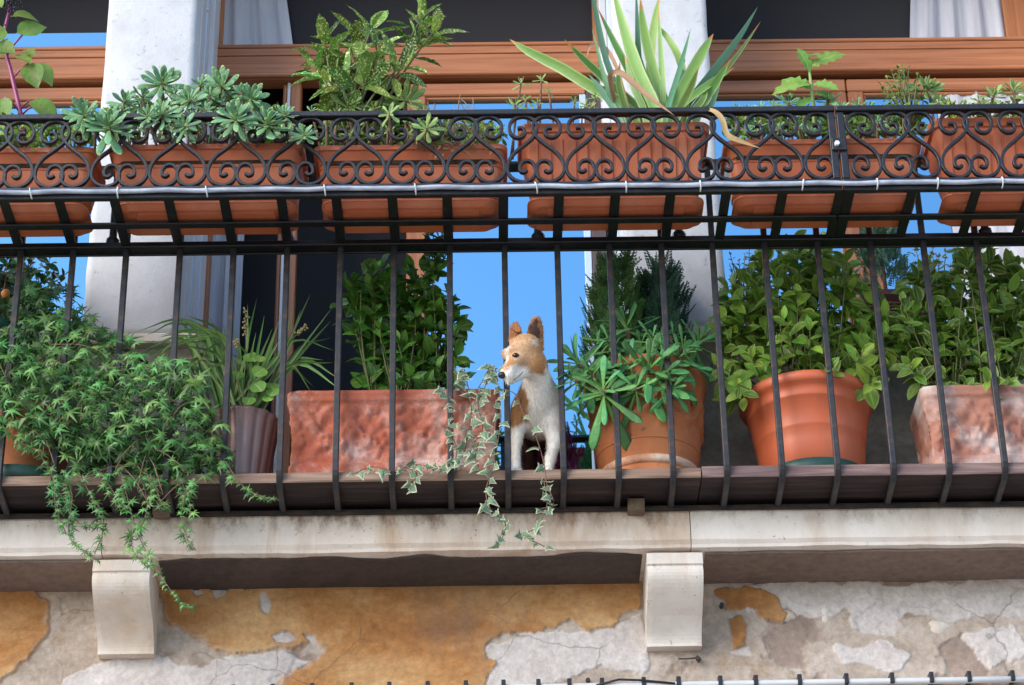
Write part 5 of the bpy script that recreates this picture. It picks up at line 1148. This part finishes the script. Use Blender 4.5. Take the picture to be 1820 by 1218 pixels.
# ---- back planter on the sill with its conifer
t = thing('window_planter', PY(1570, 585, .42), 'dark red ribbed planter on a green tray on the window sill', 'planter'); zb = zsill+.003; zt_ = PY(1570, 513, .40).z
x0 = PY(1535, 550, .40).x; x1 = PY(1680, 550, .40).x
loft('tray', [(zb, (x1-x0)/2-.004, .075, .01), (zb+.018, (x1-x0)/2+.006, .085, .01)], (x0+x1)/2, .485, MT['greenp'], t)
loft('body', [(zb+.0185, (x1-x0)/2-.02, .06, .012)]+[(zb+.03+(zt_-zb-.06)*k/8+d_, (x1-x0)/2-.018+.010*k/8-e_, .066+.006*k/8-e_, .012) for k in range(8) for d_, e_ in ((0, 0), (.006, .003))]+[(zt_-.016, (x1-x0)/2, .08, .012), (zt_, (x1-x0)/2+.002, .082, .012), (zt_, (x1-x0)/2-.012, .066, .012)], (x0+x1)/2, .485, MT['bin'], t)
conifer('small_conifer', 'dark conifer growing in the red planter on the sill', (1560, 400), (1575, 520), 62, .47, 'conif2', 130)
bush(thing('creeping_shrub', PY(1310, 600, .45), 'wiry small-leaved shrub in front of the right-hand window beside the pillar', 'shrub'), [(1292,455),(1330,440),(1350,470),(1340,500),(1300,490)], [PY(1330, 600, .42)], .36, .44, 12, 'citrus', .012, .018, 5, 0, .014, 'bark')
t_, zrk2 = relief_box(1648, 2010, 687, 822, .035, .20, MT['relief2'], 'white crusted terracotta box with moulded garlands at the right edge', 5.2)
rt = thing('euonymus_shrub', PY(1740, 690, .13), 'spreading green shrub in the white crusted box at the right edge', 'shrub')
bush(rt, [(1588,640),(1596,560),(1616,500),(1650,470),(1690,500),(1712,440),(1742,432),(1770,470),(1850,470),(1850,685),(1650,685),(1615,660)], [Vector((PY(x, 690, .12).x, y, zrk2-.02)) for x, y in ((1690,.12),(1740,.10),(1790,.13),(1840,.13))], .0, .22, 40, 'euon3', .050, .068, 4, 700, .024)
rt = thing('pale_ivy', PY(1655, 560, .30), 'whitish variegated sprig behind the right-hand shrub', 'plant')
bush(rt, [(1620,440),(1690,436),(1700,470),(1640,480)], [PY(1670, 620, .28)], .26, .32, 8, 'vivy', .022, .032, 3, 0, .018, 'bark')
rt = thing('hanging_ivy', PY(1768, 445, .25), 'thin ivy tendril hanging before the white curtain', 'ivy'); pa = catmull([PY(1762, 430, .2), PY(1770, 470, .2), PY(1780, 510, .2), PY(1776, 545, .2)], 5); tube('vine', pa, .0012, MT['bark'], rt, 4)
for p in pa[1::1]: leaf('vivy', rt, p, Vector((rng.choice((-1,1))*.6, -.3, -.6)), LOOK+rv(.3), rng.uniform(12, 18)*PXM)
# ------------------------------------------------------------------ iron pegs and the conduit on the wall
for (pts, r, lb) in (([(1283,1076,.0),(1283,1074,-.028)], .006, 'rusty square iron peg in the wall right of the right corbel'), ([(1245,1170,.0),(1240,1169,-.03)], .007, 'rusty iron peg with a thin wire under the right corbel'), ([(1046,1209,.0),(1045,1208,-.02)], .006, 'small rusty bolt low in the pale plaster')):
    pa = [PY(x, y, YW+dy) for x, y, dy in pts]; pa = [pa[0]+Vector((0,.03,0)), pa[1]]; v, f = tubevf(pa, r, 4 if r != .006 else 6); tag(wob('iron_peg', v, f, MT['strip'], None), lb, 'peg', 'iron pegs in the wall')
wire = tube('wire', [PY(1240, 1169, YW-.02), PY(1222, 1171, YW-.018), PY(1206, 1171, YW-.01)], .0022, MT['strip'], None, 5); tag(wire, 'short rusty wire sticking out left of the iron peg', 'wire')
yc = YW-.02; cd = thing('wall_conduit', (0.6, yc, PY(1400, 1209, yc).z), 'white conduit pipe with black clips along the bottom of the wall', 'conduit')
tube('pipe', [PY(300, 1234, yc), PY(900, 1223, yc), PY(1100, 1219, yc), PY(1400, 1214, yc), PY(1650, 1210, yc), PY(1950, 1205, yc)], .0085, MT['pvc'], cd, 10)
tube('cable', [PY(1060, 1218, yc-.012), PY(1100, 1208, yc-.012), PY(1135, 1209, yc-.012), PY(1200, 1215, yc-.012)], .003, MT['black'], cd, 6)
for px in (415, 485, 555, 625, 692, 760, 828, 895, 957, 1012, 1070, 1144, 1206, 1280, 1343, 1421, 1504, 1585, 1655, 1722, 1799):
    p = PY(px, 1230-(px-415)*.0185, yc); box('clip', p.x-.0055, p.x+.0055, yc-.012, YW+.004, p.z-.012, p.z+.016, MT['black'], cd, .0015)
# ================================================================== the dog: one continuous surface from a blended distance field
def surface_nets(fn, lo, hi, h):
    n = [int((b-a)/h)+2 for a, b in zip(lo, hi)]
    ax = [np.linspace(a, a+h*(k-1), k) for a, k in zip(lo, n)]
    G = np.stack(np.meshgrid(*ax, indexing='ij'), -1).astype(np.float32); D = fn(G)
    s = D < 0; cells = np.zeros([k-1 for k in n], np.int32)
    c8 = [(i, j, k) for i in (0,1) for j in (0,1) for k in (0,1)]
    sl = lambda A, c: A[c[0]:A.shape[0]-1+c[0], c[1]:A.shape[1]-1+c[1], c[2]:A.shape[2]-1+c[2]]
    for c in c8: cells += sl(s, c)
    act = (cells > 0) & (cells < 8); idx = -np.ones(act.shape, np.int64); idx[act] = np.arange(act.sum())
    acc = np.zeros((act.sum(), 3)); cn = np.zeros(act.sum())
    for a in c8:
        for q in range(3):
            if a[q]: continue
            b = list(a); b[q] = 1; b = tuple(b); da = sl(D, a)[act]; db = sl(D, b)[act]; cr = (da < 0) != (db < 0)
            t = np.where(cr, da/np.where(cr, da-db, 1), 0)
            p = np.tile(np.array(a, float), (len(da), 1)); p[:, q] += t; acc += p*cr[:, None]; cn += cr
    base = np.stack(np.nonzero(act), -1); V = (base+acc/cn[:, None])*h+np.array(lo); Fq = []
    for q in range(3):
        o = [(q+1) % 3, (q+2) % 3]; shp = list(D.shape); A = np.moveaxis(s, q, 0); e = A[:-1] != A[1:]; fl = A[:-1] & ~A[1:]
        I = np.moveaxis(idx, q, 0); e = e[:, 1:-1, 1:-1]; fl = fl[:, 1:-1, 1:-1]
        i, j, k = np.nonzero(e)
        a0, b0, c0, d0 = I[i, j, k], I[i, j+1, k], I[i, j+1, k+1], I[i, j, k+1]; up = fl[i, j, k] != (q == 1)
        Fq.append(np.where(up[:, None], np.stack([a0, b0, c0, d0], -1), np.stack([d0, c0, b0, a0], -1)))
    return V, np.concatenate(Fq)
def A3(p): return np.array(p, np.float32)
def cap(P, a, b, ra, rb):
    a, b = A3(a), A3(b); d = b-a; t = np.clip(((P-a)@d)/(d@d), 0, 1); return np.linalg.norm(P-a-t[..., None]*d, axis=-1)-(ra+(rb-ra)*t)
def ell(P, c, r): 
    r = A3(r); k0 = np.linalg.norm((P-A3(c))/r, axis=-1); k1 = np.linalg.norm((P-A3(c))/(r*r), axis=-1); return k0*(k0-1)/np.maximum(k1, 1e-6)
def smin(a, b, k): h_ = np.clip(.5+.5*(b-a)/k, 0, 1); return b*(1-h_)+a*h_-k*h_*(1-h_)
def ear(P, b, tip, side, w0, th=.0032, cup=.35, pw=.75):
    b, tip = A3(b), A3(tip); L = float(np.linalg.norm(tip-b)); a = (tip-b)/L; s_ = A3(side); s_ = s_-a*(s_@a); s_ /= np.linalg.norm(s_); c = np.cross(s_, a)
    Q = P-b; u = (Q@a)/L; x = Q@s_; y = Q@c; uu = np.clip(u, 0, 1); wd = w0*np.power(np.clip(1-uu, .0, 1), pw)*(1+.35*uu)+.003
    y0 = -cup*x*x/w0; return np.maximum(np.maximum(np.abs(y-y0)-th, (np.abs(x)-wd)*.8), np.maximum(u-1, -u-.25)*L)
ZD = ZPL
ED = dict(skull=PY(934, 623, -.045), nose=PY(891.5, 668.5, -.086))
def dogfield(P):
    b = ell(P, PY(955, 730, .105), (.050, .070, .056))
    b = smin(b, cap(P, PY(957, 704, .065), PY(955, 738, .12), .043, .050), .03)
    b = smin(b, cap(P, PY(956, 735, .12), Vector((PY(956, 735, .12).x+.005, .33, PY(956, 735, .12).z+.045)), .054, .052), .04)
    b = smin(b, cap(P, PY(951, 654, -.018), PY(959, 702, .055), .031, .042), .03)          # neck
    hp = Vector((PY(956, 735, .12).x+.005, .33, PY(956, 735, .12).z+.02))
    for sx in (-.034, .036):                                                              # hind legs
        b = smin(b, cap(P, hp+Vector((sx, -.01, 0)), Vector((hp.x+sx*1.1, .28, ZD+.10)), .044, .022), .02)
        b = smin(b, cap(P, Vector((hp.x+sx*1.1, .28, ZD+.10)), Vector((hp.x+sx*1.1, .325, ZD+.065)), .021, .013), .012)
        b = smin(b, cap(P, Vector((hp.x+sx*1.1, .325, ZD+.065)), Vector((hp.x+sx*1.1, .305, ZD+.013)), .012, .011), .01)
        b = smin(b, ell(P, (hp.x+sx*1.1, .288, ZD+.0115), (.013, .022, .011)), .008)
    b = smin(b, cap(P, hp+Vector((0, .05, .03)), hp+Vector((.01, .09, .12)), .013, .006), .015)
    def foreleg(sh, el, wr, pa, r):
        d = cap(P, sh, el, r[0], r[1]); d = smin(d, cap(P, el, wr, r[1], r[2]), .012); d = smin(d, cap(P, wr, pa, r[2], r[2]*1.02), .01)
        pw_ = Vector((pa.x, pa.y-.012, ZD+.0112)); d = smin(d, ell(P, pw_, (.0145, .020, .0112)), .010)
        for k in (-1, 0, 1): d = smin(d, ell(P, (pw_.x+k*.0088, pw_.y-.015+abs(k)*.005, ZD+.0085), (.0052, .010, .0080)), .003)
        return d
    b = smin(b, ell(P, PY(926, 736, .085), (.026, .036, .042)), .018); b = smin(b, ell(P, PY(981, 740, .085), (.025, .036, .042)), .018)
    b = smin(b, foreleg(PY(922, 748, .082), PY(917, 783, .085), PY(916.5, 815, .072), Vector((PY(919, 832, .066).x, .066, ZD+.018)), (.022, .0140, .0105)), .014)
    b = smin(b, foreleg(PY(980, 756, .082), PY(986, 784, .085), PY(978, 815, .070), Vector((PY(973, 832, .062).x, .062, ZD+.018)), (.025, .0175, .0120)), .014)
    h_ = ell(P, ED['skull'], (.041, .045, .041))
    h_ = smin(h_, ell(P, PY(946, 646, -.040), (.029, .030, .028)), .022)                   # cheek
    h_ = smin(h_, cap(P, PY(919, 641, -.060), PY(897.5, 665, -.078), .0245, .0128), .016)    # muzzle
    h_ = smin(h_, ell(P, PY(905, 668, -.074), (.013, .016, .012)), .010)
    h_ = smin(h_, ell(P, PY(914, 622, -.070), (.015, .014, .012)), .012); h_ = smin(h_, ell(P, PY(898, 630, -.060), (.010, .014, .012)), .012)   # brows
    jaw = cap(P, PY(930, 660, -.046), PY(904, 676, -.070), .0180, .0090); h_ = smin(h_, jaw, .006)
    for e in EYES: h_ = np.maximum(h_, -(np.linalg.norm(P-A3(e), axis=-1)-.0078)) if False else h_
    b = smin(b, h_, .022)
    m_ = [PY(899, 676, -.088), PY(912, 676, -.086), PY(921, 669, -.083), PY(929, 661, -.080)]                     # mouth crease
    for i in range(3):
        g = cap(P, m_[i]+TOCAM*.03, m_[i]-TOCAM*.012, .0, .0); 
    e1 = ear(P, PY(948, 606, -.028), PY(953, 562, -.030), (1.0, -.12, 0), .0225, .0028, .75, .5)
    e2 = np.minimum(ear(P, PY(919, 603, -.030), PY(915, 574, -.034), (.95, .2, 0), .0165, .0030, .5, .6), ear(P, PY(914, 580, -.034), PY(925, 590, -.046), (.6, .1, .7), .0090, .0024, .2, .5))
    b = smin(b, np.minimum(e1, e2), .007)
    return b
EYES = []
def march(px, py, t0=None):
    d = ray(px, py).normalized(); t = 5.6
    for k in range(140):
        p = CC+d*t; q = float(dogfield(np.array([[p.x, p.y, p.z]], np.float32))[0])
        if q < .0004: break
        t += q*.7
    return CC+d*t, d
V, Fq = surface_nets(dogfield, (-.09, -.145, ZD-.012), (.20, .46, 4.80), .0034)
# coat pattern, laid out on the dog's own surface
def sm(a, b, x): t = min(1, max(0, (x-a)/(b-a))); return t*t*(3-2*t)
TAN = Vector((.52,.25,.10)); LTAN = Vector((.62,.41,.25)); WHT = Vector((.88,.82,.74)); DK = Vector((.05,.022,.016)); PINK = Vector((.42,.25,.2)); BRN = Vector((.36,.15,.06))
def inside(px, py, poly, soft):
    d = min(math.hypot(px-(a[0]+(b[0]-a[0])*t), py-(a[1]+(b[1]-a[1])*t)) for a, b in zip(poly, poly[1:]+poly[:1]) for t in [max(0, min(1, ((px-a[0])*(b[0]-a[0])+(py-a[1])*(b[1]-a[1]))/max(1e-6, (b[0]-a[0])**2+(b[1]-a[1])**2)))])
    return sm(-soft, soft, d if inpoly((px, py), poly) else -d)
HEADP = [(880,600),(900,560),(970,555),(972,620),(980,640),(968,665),(948,664),(936,660),(925,655),(915,650),(905,655),(893,662),(885,650)]
def coat(p):
    px, py = pix(p); y = p.y; n1 = mn.fractal(Vector(p)*55, 1, 2, 3)*5; px += n1; py += mn.fractal(Vector(p)*55+Vector((7,1,3)), 1, 2, 3)*5
    if y > .17: 
        return BRN.lerp(DK, .5) if py < 790 else DK*2.2
    if py > 690 or (y > .03 and py > 672):
        k = inside(px, py, [(905,690),(924,676),(936,700),(942,728),(938,748),(915,758),(898,760)], 4)*(1 if y > .0 else 0)
        c = WHT.lerp(TAN*.8, k); g = sm(775, 840, py)*.0; return c
    k = inside(px, py, HEADP, 4); c = WHT.lerp(TAN, k)
    c = c.lerp(LTAN, .75*k*inside(px, py, [(905,600),(940,600),(950,630),(940,650),(918,648),(905,620)], 12))
    c = c.lerp(WHT, .75*k*inside(px, py, [(899,610),(906,612),(903,640),(897,655),(893,640)], 4))                 # blaze
    c = c.lerp(WHT, .8*inside(px, py, [(893,668),(903,655),(918,650),(936,652),(946,668),(925,684),(900,684)], 6))   # lip and cheek
    c = c.lerp(TAN*.9, .5*inside(px, py, [(896,650),(908,645),(905,658),(896,662)], 4))
    if py < 603 and y > -.055:
        ki = inside(px, py, [(940,603),(942,580),(950,568),(958,572),(960,598),(956,606)], 3)
        if px > 934: c = BRN.lerp(TAN, .4).lerp(DK, ki)
        else: c = BRN
    if 600 <= py < 616 and 940 < px < 962: c = c.lerp(WHT*.9, .6*inside(px, py, [(941,604),(957,604),(955,615),(946,613)], 3))
    return c
dg = thing('dog', (PY(955, 838, .07).x, .08, ZPL), 'small tan and white dog standing between the bars and looking left', 'dog'); og = WM[dg.name].translation
cv = [coat(Vector(p)) for p in V]
dm = mesh('body', [Vector(p)-og for p in V], [tuple(int(i) for i in q) for q in Fq], None, True)
at = dm.attributes.new('coat', 'FLOAT_COLOR', 'POINT'); at.data.foreach_set('color', [c for q in cv for c in (q.x, q.y, q.z, 1)])
m, t, p = nodes('dog_coat'); an = t.nodes.new('ShaderNodeAttribute'); an.attribute_name = 'coat'
cc = mix(t, .28, an.outputs['Color'], mix(t, 1, an.outputs['Color'], ramp(t, tex(t, 170, 5, .7, (1,1,.45)), [(.3, (.45,.42,.4)), (.7, (1.5,1.5,1.5))]), 'MULTIPLY'))
t.links.new(cc, p.inputs['Base Color']); p.inputs['Roughness'].default_value = .75; p.inputs['Sheen Weight'].default_value = .25; p.inputs['Specular IOR Level'].default_value = .2
bump(t, p, tex(t, 260, 5, .7, (1,1,.4)), .5, .003); dm.materials.append(m)
bo = ob('body', dm, dg, Matrix.Translation(og)); md = bo.modifiers.new('smooth', 'SMOOTH'); md.factor = .5; md.iterations = 3
eyem = simple('dog_eye', (.010,.006,.004), .08); rim = simple('eye_rim', (.035,.018,.012), .6)
def sphere(name, c, r, mat, parent, sc=(1,1,1), ns=16, nr=10):
    v = []; f = []
    for i in range(nr+1):
        a = math.pi*i/nr
        for k in range(ns): b = 2*math.pi*k/ns; v.append((c.x+r*sc[0]*math.sin(a)*math.cos(b), c.y+r*sc[1]*math.sin(a)*math.sin(b), c.z+r*sc[2]*math.cos(a)))
    for i in range(nr):
        for k in range(ns): f.append((i*ns+k, (i+1)*ns+k, (i+1)*ns+(k+1) % ns, i*ns+(k+1) % ns))
    return wob(name, v, f, mat, parent, True)
EYEP = []
for (px, py, r) in ((916.5, 632.5, .0078), (895.2, 641, .0064)):
    hp, d = march(px, py); EYEP.append(hp); e = sphere('eye', hp+d*.0030, r, eyem, dg)
    # dark lid ring
    a = d.cross(Vector((0,0,1))).normalized(); b = a.cross(d); pa = [hp+d*.0012+a*(r*1.02*math.cos(q))+b*(r*.74*math.sin(q)) for q in [k/14*2*math.pi for k in range(15)]]
    v, f = tubevf(pa, .0014, 5); wob('eyelid', v, f, rim, e, True)
hp, d = march(892.5, 667); nz = sphere('nose', hp+d*.0035, .0108, simple('dog_nose', (.010,.009,.011), .3, (.03,.026,.03), 120, .4, .7, .5, 400), dg, (1.0, .95, .82))
mo = []
for (px, py) in ((896,677), (903,678.5), (911,676.5), (919,671.5), (926,665), (930,660)):
    hp, d = march(px, py); mo.append(hp+d*.0004)
v, f = tubevf(catmull(mo, 4), .0011, 5); wob('mouth', v, f, rim, dg, True)

# short coat: fine hairs lying along the body
dv = np.array(V); tri = Fq; rs = np.random.RandomState(5)
pk = rs.randint(0, len(tri), 34000); w4 = rs.dirichlet((1,1,1,1), len(pk)); P4 = dv[tri[pk]]; pos = (P4*w4[:, :, None]).sum(1)
nr = np.cross(P4[:, 2]-P4[:, 0], P4[:, 3]-P4[:, 1]); nr /= np.maximum(np.linalg.norm(nr, axis=1), 1e-9)[:, None]
fl_ = np.tile(np.array([.1, .35, -1.0]), (len(pos), 1)); nzp = np.array(ED['nose']); hd = (pos[:, 1] < .0) & (pos[:, 2] > PY(940, 690, 0).z); fl_[hd] = pos[hd]-nzp
fl_ += rs.normal(0, .22, fl_.shape)*np.linalg.norm(fl_, axis=1)[:, None]; fl_ -= nr*(fl_*nr).sum(1)[:, None]; fl_ /= np.maximum(np.linalg.norm(fl_, axis=1), 1e-9)[:, None]
L_ = np.where(hd, .0065, .0105)*rs.uniform(.6, 1.25, len(pos)); tip = pos+(fl_*.93+nr*.42)*L_[:, None]; sd_ = np.cross(nr, fl_)*.0007
near = np.array([min((Vector(q)-e_).length for e_ in EYEP+[nzp_ for nzp_ in [Vector(nzp)]]) for q in pos]); ok = (near > .0125) & (pos[:, 2] > ZD+.012)
pos, tip, sd_, nr = pos[ok], tip[ok], sd_[ok], nr[ok]; n_ = len(pos); hv = np.empty((n_*3, 3)); hv[0::3] = pos-sd_-nr*.0006; hv[1::3] = pos+sd_-nr*.0006; hv[2::3] = tip
hm = bpy.data.meshes.new('fur'); hm.from_pydata((hv-np.array(og)).tolist(), [], [(3*i, 3*i+1, 3*i+2) for i in range(n_)])
hc = []
for i in range(n_):
    c = coat(Vector(pos[i]))*rs.uniform(.75, 1.2); hc += [c.x, c.y, c.z, 1]*3
at = hm.attributes.new('coat', 'FLOAT_COLOR', 'POINT'); at.data.foreach_set('color', hc)
m, t, p = nodes('dog_fur'); an = t.nodes.new('ShaderNodeAttribute'); an.attribute_name = 'coat'; t.links.new(an.outputs['Color'], p.inputs['Base Color']); p.inputs['Roughness'].default_value = .7; p.inputs['Specular IOR Level'].default_value = .25
hm.materials.append(m); fo = ob('fur', hm, dg, Matrix.Translation(og)); fo['kind'] = 'stuff'
